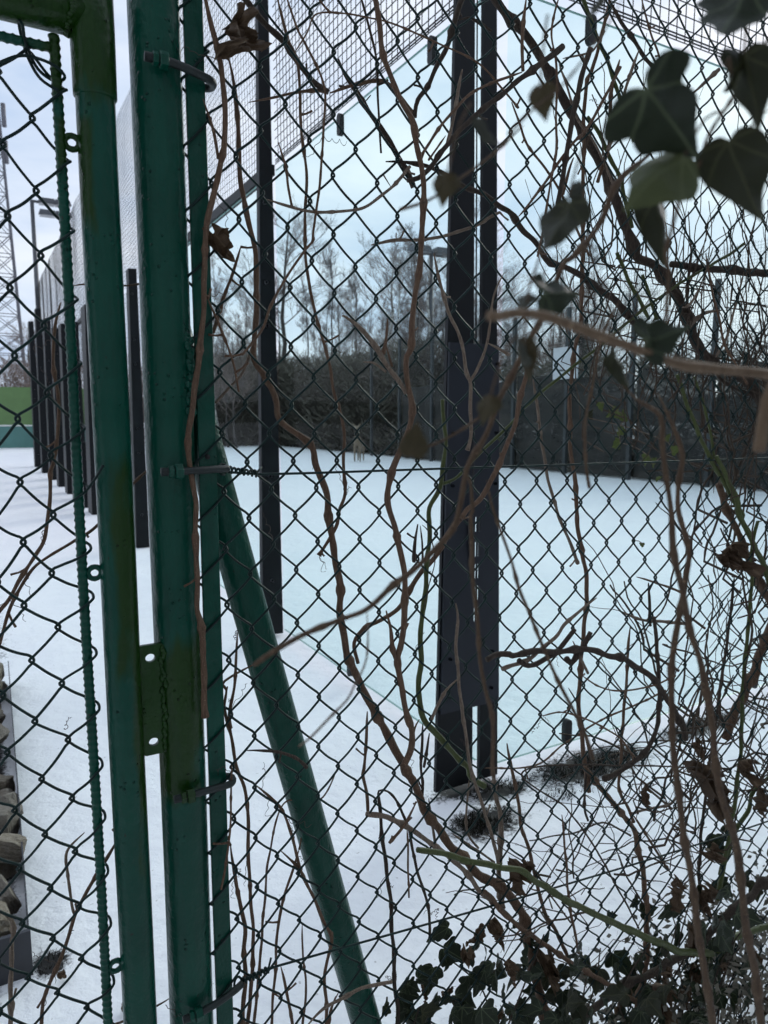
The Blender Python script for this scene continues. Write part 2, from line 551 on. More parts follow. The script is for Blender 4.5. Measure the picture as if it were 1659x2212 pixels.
# ------------------------------------------------------------------ survey of the fence and of what grows on it (millimetres)
# creepers, canes and twigs: (name, label, bark, knot kind, y offset from the fence in mm, [(x, z, radius) in mm ...], side branches)
STEMS = [
 ('creeper_vine', 'brown knotted creeper stem climbing straight up beside the green flat bar', 'brown', 1, -22,
  [(241,1818,3.3),(243,1800,3.4),(255,1762,3.4),(261,1729,3.5),(263,1686,3.5),(260,1651,3.6),(256,1636,3.6),(248,1596,3.6),(239,1562,3.6),(236,1538,3.7),(234,1503,3.7),(230,1464,3.7),(222,1403,3.8),(215,1356,3.8),(211,1316,3.9),(213,1271,3.9),(216,1246,4.0),(216,1206,4.0),(214,1165,4.1),(212,1125,4.1),(214,1113,4.1),(216,1056,4.2),(217,993,4.3)],
  [('branch','brown',-19,[(240,1700,1.9),(249,1673,2.1),(256,1640,2.3)])]),
 ('creeper_vine', 'long brown creeper with angled joints crossing down from dead leaf to bottom thicket', 'brown', 1, 12,
  [(279,1761,3.0),(284,1734,3.1),(289,1677,3.3),(289,1632,3.5),(294,1608,3.6),(300,1574,3.7),(306,1547,3.8),(309,1519,3.9),(307,1491,4.0),(305,1463,4.1),(304,1424,4.2),(316,1402,4.3),(329,1370,4.5),(336,1347,4.6),(375,1317,4.8),(383,1291,4.9),(396,1253,5.1),(402,1226,5.2),(409,1163,5.4),(416,1115,5.6),(418,1076,5.8),(424,1035,5.9),(434,1003,6.1),(448,975,6.2),(468,937,6.4),(491,893,6.6),(514,842,6.8),(547,785,7.1),(561,756,7.3),(587,710,7.5),(626,662,7.8),(657,625,8.0),(695,590,8.3),(732,550,8.6),(753,511,8.8),(768,465,9.0),(788,393,9.3),(821,277,9.7),(850,188,10.1)],
  [('branch','brown',20,[(623,1202,5.1),(598,1178,4.8),(574,1146,4.5),(555,1129,4.3),(529,1098,4.0),(513,1077,3.9),(482,1063,3.6),(458,1057,3.4),(442,1039,3.2),(447,1007,3.1)]),
   ('branch','brown',15,[(487,911,2.7),(505,876,2.8),(521,846,3.0)]),
   ('branch','brown',15,[(548,904,2.5),(540,892,2.5),(533,865,2.5),(522,839,2.5)])]),
 ('creeper_vine', 'thick dark stem entering at top and ending in pale bent side shoot', 'dark', 1, 16,
  [(295,1841,4.3),(315,1824,4.2),(330,1812,4.1),(353,1797,4.1),(373,1775,4.0),(387,1762,3.9),(408,1754,3.9)],
  [('branch','brown',19,[(410,1755,2.5),(447,1773,2.7),(485,1785,2.8),(506,1777,2.9),(530,1757,3.0),(533,1742,3.1)]),
   ('branch','brown',19,[(306,1723,1.5),(364,1746,2.1),(395,1755,2.4),(410,1755,2.5)])]),
 ('creeper_vine', 'central reddish brown creeper running the full height before the corner post', 'brown', 1, -20,
  [(453,1873,3.7),(456,1856,3.8),(461,1832,3.8),(468,1796,3.9),(479,1770,3.9),(494,1744,4.0),(508,1726,4.1),(515,1698,4.1),(523,1667,4.2),(527,1642,4.2),(524,1604,4.2),(521,1566,4.3),(519,1543,4.3),(513,1503,4.3),(508,1442,4.4),(502,1432,4.4),(504,1402,4.4),(508,1382,4.5),(511,1365,4.5),(506,1345,4.5),(499,1324,4.5),(491,1304,4.5),(477,1279,4.5),(472,1248,4.5),(475,1226,4.6),(487,1197,4.6),(497,1160,4.7),(502,1131,4.7),(500,1086,4.8),(495,1040,4.8),(490,1014,4.9),(497,972,4.9),(508,929,5.0),(514,907,5.0),(511,882,5.1),(500,857,5.1)],
  [('branch','brown',-17,[(472,1089,3.2),(479,1057,3.4),(484,1032,3.5),(492,1012,3.7)]),
   ('branch','pale',-17,[(409,1479,3.7),(418,1475,3.7),(438,1461,3.7),(458,1442,3.7),(469,1425,3.7),(481,1411,3.7),(493,1400,3.7),(504,1384,3.7)]),
   ('branch','pale',-17,[(437,1423,2.0),(453,1422,2.2),(472,1412,2.4)]),
   ('branch','brown',-17,[(475,1479,2.4),(472,1451,2.5),(467,1433,2.6)]),
   ('branch','brown',-17,[(472,1449,1.8),(483,1418,2.0)])]),
 ('creeper_vine', 'thin dark creeper left of centre with a short bent foot', 'brown', 1, 14,
  [(340,1852,2.0),(344,1838,2.0),(355,1803,2.1),(366,1780,2.1),(369,1745,2.1),(369,1719,2.2),(371,1692,2.2),(375,1657,2.2),(375,1620,2.3),(372,1557,2.3),(379,1516,2.4),(387,1473,2.4),(397,1448,2.4),(406,1417,2.5),(410,1385,2.5),(421,1355,2.6),(426,1324,2.6),(425,1279,2.6),(426,1248,2.7),(418,1226,2.7),(412,1205,2.7),(388,1169,2.7)],
  []),
 ('creeper_vine', 'thin pinkish shoot joining the thin dark creeper at a knot', 'brown', 1, -12,
  [(341,1837,1.6),(354,1805,1.6),(367,1787,1.7),(381,1766,1.7),(389,1747,1.7),(390,1726,1.7),(386,1676,1.8),(381,1623,1.8),(373,1577,1.8),(372,1566,1.8),(360,1552,1.8),(335,1517,1.8),(315,1483,1.8),(304,1455,1.8),(279,1425,1.8)],
  []),
 ('dry_twig', 'dark broken twig hanging from the top, between two creepers, pointed end', 'dark', 1, 10,
  [(449,1876,1.9),(460,1848,1.9),(471,1814,1.8),(475,1788,1.8),(476,1747,1.7),(480,1693,1.6)],
  []),
 ('dry_branch', 'dark rough broken branch slanting down to a split stub in mid sky', 'dark', 1, 20,
  [(424,1799,3.3),(434,1781,3.4),(449,1766,3.6),(472,1742,3.8),(490,1723,4.0),(507,1699,4.3),(528,1673,4.5),(536,1660,4.6)],
  [('branch','dark',23,[(462,1755,1.6),(472,1767,0.8)])]),
 ('dry_branch', 'thick dark branch descending from the top in front of the corner post', 'dark', 1, 14,
  [(621,1935,4.8),(606,1912,4.6),(597,1880,4.3),(587,1855,4.1),(570,1822,3.8),(553,1791,3.5),(539,1771,3.3),(534,1748,3.1)],
  [('branch','dark',17,[(555,1785,2.7),(543,1790,2.1),(535,1790,1.8)]),
   ('branch','dark',17,[(604,1887,2.7),(622,1895,2.6),(640,1892,2.4),(660,1887,2.2)])]),
 ('dry_branch', 'rough brown branch slanting up right across the corner post', 'dark', 1, -12,
  [(763,1879,4.9),(716,1840,4.6),(675,1809,4.4),(634,1773,4.1),(608,1750,4.0),(583,1728,3.9),(559,1700,3.7),(547,1684,3.6),(523,1663,3.5),(508,1658,3.4)],
  []),
 ('dry_branch', 'grey branch from snapped pale tip bending down right past the corner post', 'dark', 1, 18,
  [(490,1687,2.6),(517,1691,2.8),(549,1692,3.1),(567,1690,3.2),(592,1684,3.4),(619,1674,3.6),(654,1669,3.9),(682,1656,4.1),(705,1649,4.3),(729,1627,4.6),(750,1614,4.8),(776,1589,5.0),(807,1584,5.3),(847,1573,5.6),(877,1560,5.9),(916,1546,6.2),(942,1531,6.4),(972,1508,6.7)],
  []),
 ('old_creeper', 'thickest shaggy trunk slanting down behind the ivy at upper right', 'dark', 1, 30,
  [(656,1956,6.7),(679,1938,6.8),(707,1917,7.0),(730,1904,7.2),(760,1879,7.4),(788,1859,7.6),(811,1829,7.8),(841,1804,8.0),(865,1778,8.2),(893,1749,8.5),(915,1724,8.6),(935,1683,8.9),(955,1657,9.0),(979,1621,9.2),(1028,1610,9.5),(1065,1583,9.8),(1104,1544,10.1),(1147,1487,10.5),(1179,1458,10.7),(1238,1443,11.1),(1290,1431,11.4),(1317,1405,11.6),(1380,1373,12.0)],
  [('branch','dark',33,[(1178,1467,3.7),(1221,1426,3.7),(1269,1407,3.7),(1322,1396,3.7),(1363,1385,3.7)]),
   ('branch','pale',0,[(769,1861,1.8),(786,1835,1.8),(809,1796,1.8),(842,1772,1.9),(869,1741,1.9),(887,1714,1.9)])]),
 ('dry_twig', 'long grey twig curving up gently below a dead leaf near the corner post', 'pale', 1, 10,
  [(466,1576,2.6),(501,1586,2.6),(537,1591,2.6),(575,1600,2.5),(627,1618,2.5),(654,1633,2.5),(676,1645,2.4)],
  [('branch','pale',13,[(506,1587,1.7),(506,1597,1.4)])]),
 ('dry_twig', 'pale curved twig like a smile across the open sky', 'pale', 1, -10,
  [(316,1607,2.0),(345,1603,2.1),(380,1601,2.1),(422,1609,2.2),(448,1618,2.3),(478,1640,2.3),(498,1660,2.4),(512,1676,2.4)],
  [('branch','pale',-7,[(486,1647,1.4),(475,1660,1.4)]),
   ('branch','brown',-7,[(331,1675,1.6),(340,1648,1.7),(342,1628,1.8),(347,1604,1.9)])]),
 ('creeper_vine', 'slim brown shoot rising right across the double corner post', 'brown', 1, -16,
  [(688,1826,2.1),(667,1816,2.1),(638,1803,2.1),(605,1783,2.1),(580,1760,2.2),(551,1726,2.2),(525,1691,2.2)],
  [('branch','pale',-13,[(589,1809,2.5),(582,1779,2.5),(575,1739,2.5),(568,1711,2.5)]),
   ('branch','brown',-13,[(565,1722,1.6),(539,1687,1.6)])]),
 ('dry_twig', 'very thin brown twig drooping across the wire mesh panel', 'brown', 1, -14,
  [(351,1775,1.1),(367,1801,1.1),(379,1823,1.1),(413,1833,1.2),(447,1837,1.2),(486,1839,1.3),(556,1832,1.4),(613,1824,1.5),(658,1799,1.6),(686,1780,1.6)],
  []),
 ('creeper_vine', 'forked grey stem in front of the dark corner plate', 'pale', 1, -14,
  [(548,1570,2.5),(560,1531,2.6),(573,1494,2.7),(586,1472,2.7),(597,1443,2.8),(603,1413,2.9),(610,1398,2.9),(612,1362,3.0),(613,1322,3.1),(609,1305,3.1)],
  [('branch','pale',-11,[(671,1559,1.3),(651,1521,1.7),(642,1458,2.3),(626,1423,2.6),(613,1403,2.8)]),
   ('branch','pale',-11,[(642,1458,2.6),(659,1452,2.4),(684,1442,2.0)])]),
 ('rose_cane', 'thorny green cane curving down to a cut end at the foot of the corner post', 'green', 2, 6,
  [(575,1377,3.3),(578,1340,3.4),(582,1318,3.5),(580,1285,3.6),(574,1254,3.8),(561,1230,3.8),(557,1217,3.9),(556,1195,4.0),(554,1150,4.1),(552,1105,4.3),(547,1059,4.5),(544,1013,4.6),(542,967,4.8),(545,931,5.0),(553,905,5.1),(570,882,5.2),(593,852,5.4),(613,830,5.5),(634,811,5.6),(640,793,5.7),(662,772,5.9)],
  [('branch','green',9,[(577,1256,2.9),(605,1266,2.9),(633,1288,2.9),(658,1308,2.9),(706,1344,2.9),(735,1372,2.9),(781,1401,2.9),(828,1433,2.9),(880,1464,3.0),(927,1496,3.0),(961,1518,3.0),(1033,1562,3.0),(1101,1598,3.0),(1185,1638,3.1),(1231,1665,3.1)])]),
 ('creeper_vine', 'brown speckled stem slanting down left behind the front ivy stem', 'brown', 1, -30,
  [(703,1442,3.8),(697,1411,3.9),(690,1384,4.0),(680,1344,4.1),(667,1315,4.1),(659,1298,4.2),(646,1274,4.2),(616,1233,4.3),(597,1221,4.3),(587,1210,4.4)],
  []),
 ('dry_twig', 'dark short stub with a hooked thin stalk beside the green cane', 'dark', 1, -12,
  [(528,1204,3.2),(524,1178,2.8),(522,1150,2.4)],
  [('branch','dark',-9,[(533,1201,1.5),(537,1176,1.6),(538,1148,1.7)]),
   ('branch','dark',-9,[(535,1202,1.0),(546,1191,1.0),(554,1168,0.9),(557,1146,0.9),(547,1115,0.8),(538,1078,0.8)])]),
 ('creeper_vine', 'pale upright stem with one knot on the lower corner plate', 'pale', 1, -10,
  [(594,1082,2.7),(598,1059,2.7),(596,1021,2.8),(600,973,2.8),(603,937,2.9),(612,886,2.9),(622,835,3.0),(628,808,3.0),(641,772,3.0),(657,727,3.1),(673,683,3.2),(683,643,3.2)],
  [('branch','pale',-7,[(602,965,2.3),(580,952,2.4),(566,931,2.6),(556,911,2.7)])]),
 ('dry_twig', 'dark hooked twig hanging below the long creeper, left of bottom centre', 'brown', 1, 16,
  [(459,935,2.4),(455,850,2.7),(453,841,2.7),(458,814,2.8),(461,780,2.9)],
  [('branch','pale',0,[(448,789,4.4),(484,774,4.4),(524,743,4.4),(565,705,4.4),(618,653,4.4),(664,589,4.4),(723,527,4.4)])]),
 ('dry_twig', 'pair of dark upright twigs beside the curve of the green cane', 'dark', 1, 12,
  [(552,898,2.3),(551,829,2.5),(553,803,2.5),(551,781,2.6)],
  [('branch','dark',15,[(566,879,2.1),(557,826,2.3)])]),
 ('creeper_vine', 'thin dark creeper crossing in front of the sloping green brace', 'dark', 1, -20,
  [(269,936,1.9),(285,932,2.1),(312,923,2.3),(338,908,2.5),(351,892,2.7)],
  []),
 ('creeper_vine', 'wavy brown creeper following the left side of the green brace down to the bottom', 'brown', 1, 4,
  [(288,873,2.2),(309,848,2.3),(324,827,2.3),(337,790,2.4),(345,749,2.5),(358,707,2.5),(374,669,2.6),(388,633,2.7),(395,609,2.7),(385,557,2.8),(386,481,2.9),(388,444,2.9)],
  [('branch','brown',7,[(321,770,1.7),(335,752,2.4),(351,731,3.2)])]),
 ('creeper_vine', 'slim brown stem reaching from the wire knot down to bottom edge beside flat bar', 'brown', 1, 30,
  [(420,857,1.1),(392,813,1.3),(336,822,1.4),(315,753,1.7),(307,700,1.9),(295,578,2.3),(286,505,2.6)],
  []),
 ('creeper_vine', 'upright stem just right of the flat bar at the bottom, second from the bar', 'brown', 1, 30,
  [(359,746,2.2),(338,689,2.2),(326,646,2.3),(318,566,2.3),(310,484,2.4)],
  []),
 ('creeper_vine', 'upright stem with pointed bud tip left of the brace foot', 'brown', 1, 30,
  [(361,630,1.6),(361,584,1.7),(363,559,1.8),(365,531,2.0),(361,461,2.3)],
  []),
 ('creeper_vine', 'short cut stem at bottom left of the brace foot', 'brown', 1, 30,
  [(328,576,2.2),(336,534,2.4),(345,468,2.7)],
  []),
 ('creeper_vine', 'dark thin stem leaning behind the brace foot', 'brown', 1, 30,
  [(419,498,2.1),(408,477,2.4),(400,443,2.8)],
  []),
 ('dry_twig', 'light brown twig arching over the foot of the green brace', 'pale', 1, -20,
  [(345,514,2.4),(373,530,2.6),(405,535,2.7),(434,537,2.9),(481,525,3.2)],
  []),
 ('creeper_vine', 'tall dark stem hooked over at its top, standing right of the brace', 'dark', 1, 12,
  [(491,807,3.2),(475,811,3.2),(478,774,3.2),(486,711,3.3),(494,646,3.4),(502,555,3.6),(510,423,3.8),(512,379,3.9)],
  [('branch','dark',15,[(477,809,2.3),(492,804,2.3),(511,781,2.3),(527,744,2.4),(536,706,2.4),(544,665,2.5),(559,622,2.6),(568,580,2.6),(571,539,2.7)])]),
 ('dry_twig', 'short brown cross twig below the knot of hooked stem', 'brown', 1, -10,
  [(528,791,2.0),(507,760,2.3),(483,739,2.5)],
  [('branch','brown',-7,[(514,749,1.8),(516,690,1.7),(517,640,1.6)])]),
 ('creeper_vine', 'pale split stem standing in snow before the corner post foot', 'pale', 1, 20,
  [(695,794,3.8),(701,739,4.2),(710,704,4.4),(713,649,4.9),(708,595,5.3),(719,535,5.7)],
  [('branch','pale',23,[(618,695,2.2),(668,650,2.3),(700,621,2.3)]),
   ('branch','pale',23,[(647,778,2.0),(645,695,2.2),(668,656,2.3)]),
   ('branch','pale',23,[(571,768,2.1),(580,709,2.5),(585,682,2.7)])]),
 ('rose_cane', 'long green thorny cane with torn end sweeping across bottom right', 'green', 2, -40,
  [(512,736,5.1),(552,717,5.3),(589,696,5.4),(638,672,5.6),(686,648,5.8),(718,630,5.9),(768,586,6.1),(821,543,6.4),(877,503,6.6),(935,458,6.9),(1018,402,7.2),(1107,345,7.6),(1202,299,7.9)],
  []),
 ('rose_cane', 'short bright green cane arching in from right edge at the bottom', 'green', 2, -30,
  [(1231,286,8.1),(1237,297,8.0),(1253,305,8.0),(1304,296,7.9),(1399,276,7.8),(1478,266,7.7)],
  []),
 ('creeper_vine', 'pale thin stem left of the white notice crossing down to cut end', 'pale', 1, 12,
  [(746,1410,2.6),(760,1351,2.7),(775,1291,2.8),(790,1241,2.8),(805,1201,2.9),(822,1172,3.0),(856,1111,3.1)],
  []),
 ('creeper_vine', 'upright brown stem passing before the white notice on the far fence', 'brown', 1, 20,
  [(889,1997,3.1),(873,1931,3.1),(856,1881,3.2),(843,1823,3.2),(850,1536,3.6),(843,1485,3.6),(836,1425,3.7),(833,1363,3.8),(839,1301,3.8),(851,1238,3.9),(856,1197,4.0),(870,1131,4.1),(884,1084,4.2),(885,1036,4.2),(878,955,4.3),(877,873,4.4),(890,785,4.5),(898,738,4.6),(909,691,4.7)],
  [('branch','brown',23,[(827,1749,3.1),(813,1711,2.8),(807,1692,2.6)])]),
 ('dry_branch', 'dark straight pruned stick leaning right of the shaggy trunk top', 'dark', 1, -12,
  [(817,1890,4.5),(804,1847,4.4),(791,1791,4.3),(779,1735,4.1),(769,1669,3.9),(767,1643,3.9)],
  []),
 ('dry_twig', 'pruned brown stick, shorter of two leaning together in upper right', 'brown', 1, 8,
  [(899,1900,3.1),(885,1849,3.1),(883,1770,3.1),(866,1715,3.1)],
  []),
 ('dry_twig', 'longer of two pruned brown sticks leaning together in upper right', 'pale', 1, -4,
  [(928,1916,2.6),(905,1860,2.8),(888,1801,3.0),(871,1757,3.1)],
  []),
 ('rose_cane', 'green cane dropping from the top edge beside shaggy trunk', 'green', 2, 6,
  [(816,1971,3.4),(846,1928,3.5),(874,1891,3.6),(892,1859,3.7),(911,1827,3.8),(937,1786,3.9)],
  []),
 ('rose_cane', 'green cane emerging behind shaggy trunk, lower piece', 'green', 2, 36,
  [(866,1819,3.4),(890,1801,3.6),(908,1781,3.7),(923,1760,3.8),(942,1739,4.0),(958,1703,4.2),(975,1666,4.4)],
  []),
 ('creeper_vine', 'dark stem from top edge slanting to the veined ivy leaf', 'dark', 1, 20,
  [(879,1994,3.5),(911,1965,3.5),(943,1944,3.6),(969,1925,3.6),(1006,1907,3.6),(1042,1877,3.6)],
  []),
 ('dry_twig', 'thin twig near the top edge just right of corner post', 'brown', 1, -10,
  [(701,1929,2.6),(695,1864,2.7),(696,1832,2.8)],
  []),
 ('creeper_vine', 'long thin wavering stem hanging in front of shaggy trunk', 'brown', 1, -14,
  [(753,1941,1.7),(741,1893,1.8),(754,1852,1.8),(756,1794,1.9),(756,1731,1.9),(744,1665,2.0),(737,1617,2.0),(729,1585,2.0)],
  []),
 ('creeper_vine', 'thin brown stem sloping from corner post down into ivy', 'brown', 1, 12,
  [(695,1799,2.0),(710,1775,2.0),(726,1748,2.1),(762,1718,2.2),(788,1693,2.2),(828,1638,2.4),(856,1604,2.4)],
  []),
 ('creeper_vine', 'brown stem rising right in three bends under the brown hanging leaf', 'brown', 1, -10,
  [(693,1638,2.2),(707,1652,2.2),(743,1692,2.3),(775,1733,2.4),(795,1756,2.4),(816,1775,2.4),(842,1808,2.5),(866,1848,2.5),(884,1878,2.6)],
  []),
 ('dry_twig', 'short forked twig with round cut end near right edge of sky', 'pale', 1, 10,
  [(1063,1882,2.6),(1096,1906,3.2),(1138,1939,3.9)],
  []),
 ('creeper_vine', 'hair thin stem from the top edge among the wire panel', 'brown', 1, 10,
  [(945,2003,1.7),(969,1955,1.8),(985,1933,1.9),(1000,1907,2.0)],
  []),
 ('dry_twig', 'small horizontal twig over the shaggy trunk with forked tip', 'pale', 1, 0,
  [(778,1871,1.6),(829,1891,1.7),(847,1908,1.8),(859,1928,1.9)],
  []),
 ('dry_branch', 'dark horizontal branch entering from the right edge below the big leaves', 'dark', 1, 20,
  [(1058,1613,6.4),(1123,1613,7.0),(1207,1618,7.8),(1325,1624,8.9),(1394,1628,9.6)],
  []),
 ('dry_twig', 'upright dark twig crossing the horizontal branch', 'dark', 1, 10,
  [(1099,1645,2.9),(1088,1577,3.1),(1087,1545,3.2)],
  []),
 ('dry_twig', 'pale snapped twig just beneath the horizontal branch', 'pale', 1, -10,
  [(1100,1582,2.1),(1077,1550,2.7),(1062,1538,2.9)],
  []),
 ('dry_twig', 'curled grey twig with pale cut end right of centre thicket', 'pale', 1, 10,
  [(1181,1544,3.3),(1137,1536,3.5),(1105,1518,3.7),(1094,1504,3.8)],
  []),
 ('creeper_vine', 'thin pale stem leaning left near right edge, crossing another', 'pale', 1, 12,
  [(1240,1617,2.0),(1220,1547,2.4),(1203,1497,2.6),(1176,1462,2.8)],
  []),
 ('creeper_vine', 'thin brown stem leaning right near right edge, crossing another', 'brown', 1, -12,
  [(1101,1630,2.1),(1125,1563,2.2),(1146,1526,2.3),(1171,1479,2.4),(1200,1448,2.5),(1235,1413,2.5)],
  []),
 ('rose_cane', 'pair of green canes hanging above the mottled ivy leaf', 'green', 2, 14,
  [(918,1616,3.5),(949,1573,3.7),(976,1545,3.8),(1001,1517,3.9)],
  [('branch','green',17,[(983,1588,3.3),(1002,1555,3.5),(1023,1518,3.7)])]),
 ('rose_cane', 'green cane turning brown below the mottled ivy leaf', 'green', 2, 0,
  [(1060,1425,3.7),(1088,1378,4.0),(1121,1329,4.3),(1144,1299,4.5),(1208,1226,4.9),(1264,1167,5.3),(1255,1165,5.3)],
  [('branch','green',3,[(1108,1424,2.5),(1143,1365,2.7),(1177,1281,3.1)])]),
 ('creeper_branch', 'gnarled dark branch lying level across the snow right of corner post', 'dark', 1, -16,
  [(646,989,5.1),(666,993,5.2),(690,991,5.2),(696,988,5.3),(743,988,5.4),(791,978,5.5),(842,974,5.7),(881,965,5.8),(910,950,5.9),(948,938,6.0),(992,911,6.1),(1033,877,6.3),(1069,833,6.4),(1102,787,6.6),(1120,753,6.6)],
  [('branch','dark',-13,[(829,1009,4.3),(794,978,4.6),(762,966,4.8),(730,966,5.0),(711,977,5.1)]),
   ('branch','pale',-13,[(875,1056,2.6),(835,1037,2.9),(805,1020,3.1),(790,1005,3.3),(761,989,3.5),(730,974,3.7),(699,969,3.9),(681,967,4.0)]),
   ('branch','dark',-13,[(863,999,4.3),(841,971,4.8),(825,954,5.1),(811,963,5.3)]),
   ('branch','pale',-13,[(825,990,2.3),(861,928,2.8)])]),
 ('dry_twig', 'thorny twig with pale broken tip pointing left over the snow', 'pale', 1, 12,
  [(957,1017,2.4),(1018,992,2.8),(1080,980,3.2),(1132,970,3.5)],
  []),
 ('dry_twig', 'straight twig above the thorny pale one, pointing left', 'brown', 1, 20,
  [(1003,1071,1.9),(1085,1045,2.5),(1133,1026,2.9)],
  []),
 ('dry_twig', 'short upright cut twig at the edge of thicket over snow', 'dark', 1, 8,
  [(1023,1061,2.7),(1035,979,3.1)],
  []),
 ('creeper_vine', 'upright pale stem rising from bottom to a cut tip below gnarled branch', 'brown', 1, 14,
  [(990,984,2.7),(986,911,2.9),(983,839,3.0),(978,720,3.2),(977,682,3.3),(999,643,3.4),(1018,606,3.5)],
  []),
 ('creeper_vine', 'curved dark stem swinging down left at the edge of thicket', 'dark', 1, -10,
  [(1020,1003,3.5),(1031,953,3.8),(1038,909,4.1),(1043,821,4.6),(1040,795,4.8),(1017,757,5.0),(982,742,5.2),(952,732,5.3),(910,728,5.4)],
  []),
 ('creeper_vine', 'hair thin stem drooping level below the gnarled branch', 'brown', 1, -20,
  [(840,931,1.5),(880,905,1.6),(932,887,1.7),(1009,881,1.8),(1048,885,1.9),(1073,889,2.0)],
  []),
 ('creeper_vine', 'thin straight stem rising right across the dark melted patch', 'brown', 1, 18,
  [(673,795,1.6),(780,773,1.7),(848,796,1.8),(920,819,1.9),(1016,831,2.1),(1098,842,2.2)],
  []),
 ('creeper_vine', 'thin bowed stem starting at the fence, arching over the melted patch', 'brown', 1, -10,
  [(765,873,1.5),(808,870,1.6),(854,852,1.8),(909,821,1.9),(948,793,2.0),(989,748,2.2)],
  []),
 ('creeper_vine', 'slim dark stem standing in the melted patch', 'dark', 1, 20,
  [(849,895,1.4),(880,844,1.6),(915,734,1.8)],
  []),
 ('old_creeper', 'thick brown trunk leaning right at the right edge, lower half', 'brown', 1, 30,
  [(1301,693,9.5),(1330,747,10.1),(1361,791,10.6),(1388,836,11.0),(1422,898,11.7),(1468,972,12.4)],
  []),
 ('rose_cane', 'green cane curving in at right edge above the brown trunk', 'green', 2, -10,
  [(1167,1282,5.3),(1202,1238,5.5),(1238,1193,5.8),(1245,1170,5.9),(1288,1113,6.2),(1344,1040,6.5),(1393,971,6.9)],
  []),
 ('creeper_vine', 'brown stem leaning right behind the green cane at right edge', 'brown', 1, 30,
  [(1227,1225,6.8),(1262,1170,7.2),(1303,1121,7.5),(1342,1070,7.9),(1390,1008,8.3),(1438,949,8.8)],
  []),
 ('rose_cane', 'upright green cane in the thicket near the right edge', 'green', 2, 0,
  [(1318,1151,3.9),(1305,1094,4.0),(1307,986,4.2),(1305,860,4.5),(1304,731,4.7),(1307,645,4.9),(1300,563,5.1),(1285,466,5.2),(1265,370,5.4)],
  []),
 ('creeper_vine', 'dark slender upright stem left of the green cane in thicket', 'dark', 1, 22,
  [(1285,1040,3.1),(1277,922,3.2),(1260,797,3.3),(1248,669,3.5),(1234,554,3.6),(1231,454,3.7),(1243,347,3.8)],
  []),
 ('rose_cane', 'thin green cane bending at bottom right beside the front stem', 'green', 2, 18,
  [(1455,589,4.7),(1389,561,4.9),(1377,522,5.1),(1334,486,5.3),(1297,400,5.8)],
  []),
 ('creeper_branch', 'thick brown branch rising right across the ivy at bottom right', 'dark', 1, -20,
  [(816,293,6.2),(845,294,6.4),(908,300,6.7),(966,309,7.1),(1048,306,7.5),(1136,307,8.0),(1199,319,8.4),(1250,333,8.7),(1323,355,9.1),(1403,376,9.6),(1480,383,10.1)],
  []),
 ('creeper_vine', 'brown stem falling right through the ivy at bottom', 'brown', 1, -12,
  [(655,605,3.9),(713,533,4.2),(757,489,4.4),(799,450,4.6),(847,404,4.8),(894,364,4.9),(955,311,5.2),(1019,255,5.4),(1092,193,5.7)],
  []),
 ('creeper_vine', 'slender stem falling from corner post foot to knot in ivy', 'brown', 1, 10,
  [(713,830,3.0),(727,769,3.1),(746,685,3.3),(768,618,3.4),(799,513,3.6),(834,448,3.7),(870,375,3.9)],
  []),
 ('dry_twig', 'thin straight twig standing above the long green cane', 'brown', 1, -8,
  [(819,686,1.8),(832,599,2.2),(842,524,2.5),(869,410,3.0)],
  []),
 ('creeper_vine', 'forked brown stem rising from ivy to a small knot under melted patch', 'brown', 1, 6,
  [(882,748,5.4),(933,689,5.5),(974,642,5.6),(1009,599,5.6),(1029,550,5.7),(1045,491,5.7),(1058,423,5.7),(1066,306,5.8),(1056,254,5.7),(1043,200,5.7)],
  [('branch','pale',9,[(1011,624,2.6),(1061,621,2.7),(1108,615,2.9),(1129,625,3.0)]),
   ('branch','brown',9,[(1011,624,2.3),(1042,584,2.5),(1089,519,2.8),(1118,478,3.0)])]),
 ('creeper_vine', 'long hair thin stem crossing down from melted patch into ivy', 'dark', 1, -16,
  [(1248,666,1.8),(743,793,1.7),(820,702,1.8),(892,607,1.9),(933,541,2.0),(981,465,2.1),(1013,410,2.2)],
  []),
 ('dry_twig', 'thin pointed twig hanging at top of bottom right snow', 'dark', 1, 10,
  [(896,754,2.7),(890,727,2.6),(889,673,2.5),(898,644,2.5)],
  []),
 ('dry_twig', 'thin twig slanting down beside the forked brown stem', 'dark', 1, 12,
  [(978,559,1.7),(1006,501,1.9),(1056,426,2.1)],
  []),
 ('creeper_vine', 'brown creeper climbing behind the gate mesh beside the ribbed bar', 'brown', 1, 12,
  [(86,1474,2.0),(80,1454,2.0),(77,1433,2.1),(76,1405,2.1),(78,1376,2.2),(78,1354,2.2),(75,1334,2.2),(69,1300,2.3),(66,1292,2.3),(62,1248,2.4),(57,1219,2.4),(46,1201,2.4),(30,1177,2.4),(18,1156,2.5),(8,1144,2.5),(-4,1128,2.5)],
  []),
 ('creeper_vine', 'slim brown creeper passing behind gate stile and bending down to left edge', 'brown', 1, 35,
  [(193,1301,1.9),(173,1289,1.9),(157,1274,1.9),(115,1227,2.0),(88,1210,2.0),(58,1193,2.0),(42,1180,2.1),(26,1153,2.1),(16,1130,2.1),(6,1099,2.2),(-1,1076,2.2)],
  []),
 ('creeper_vine', 'thin twig passing level behind both green pipes', 'brown', 1, 45,
  [(103,1498,1.2),(117,1501,1.3),(157,1503,1.4),(173,1506,1.4),(193,1510,1.5)],
  []),
 ('creeper_vine', 'brown shoot behind the lower gate mesh leaning right behind the stile', 'brown', 1, 30,
  [(122,840,2.5),(114,828,2.5),(97,803,2.5),(79,774,2.6),(66,753,2.6),(56,726,2.6),(38,686,2.7),(24,653,2.7),(21,617,2.8)],
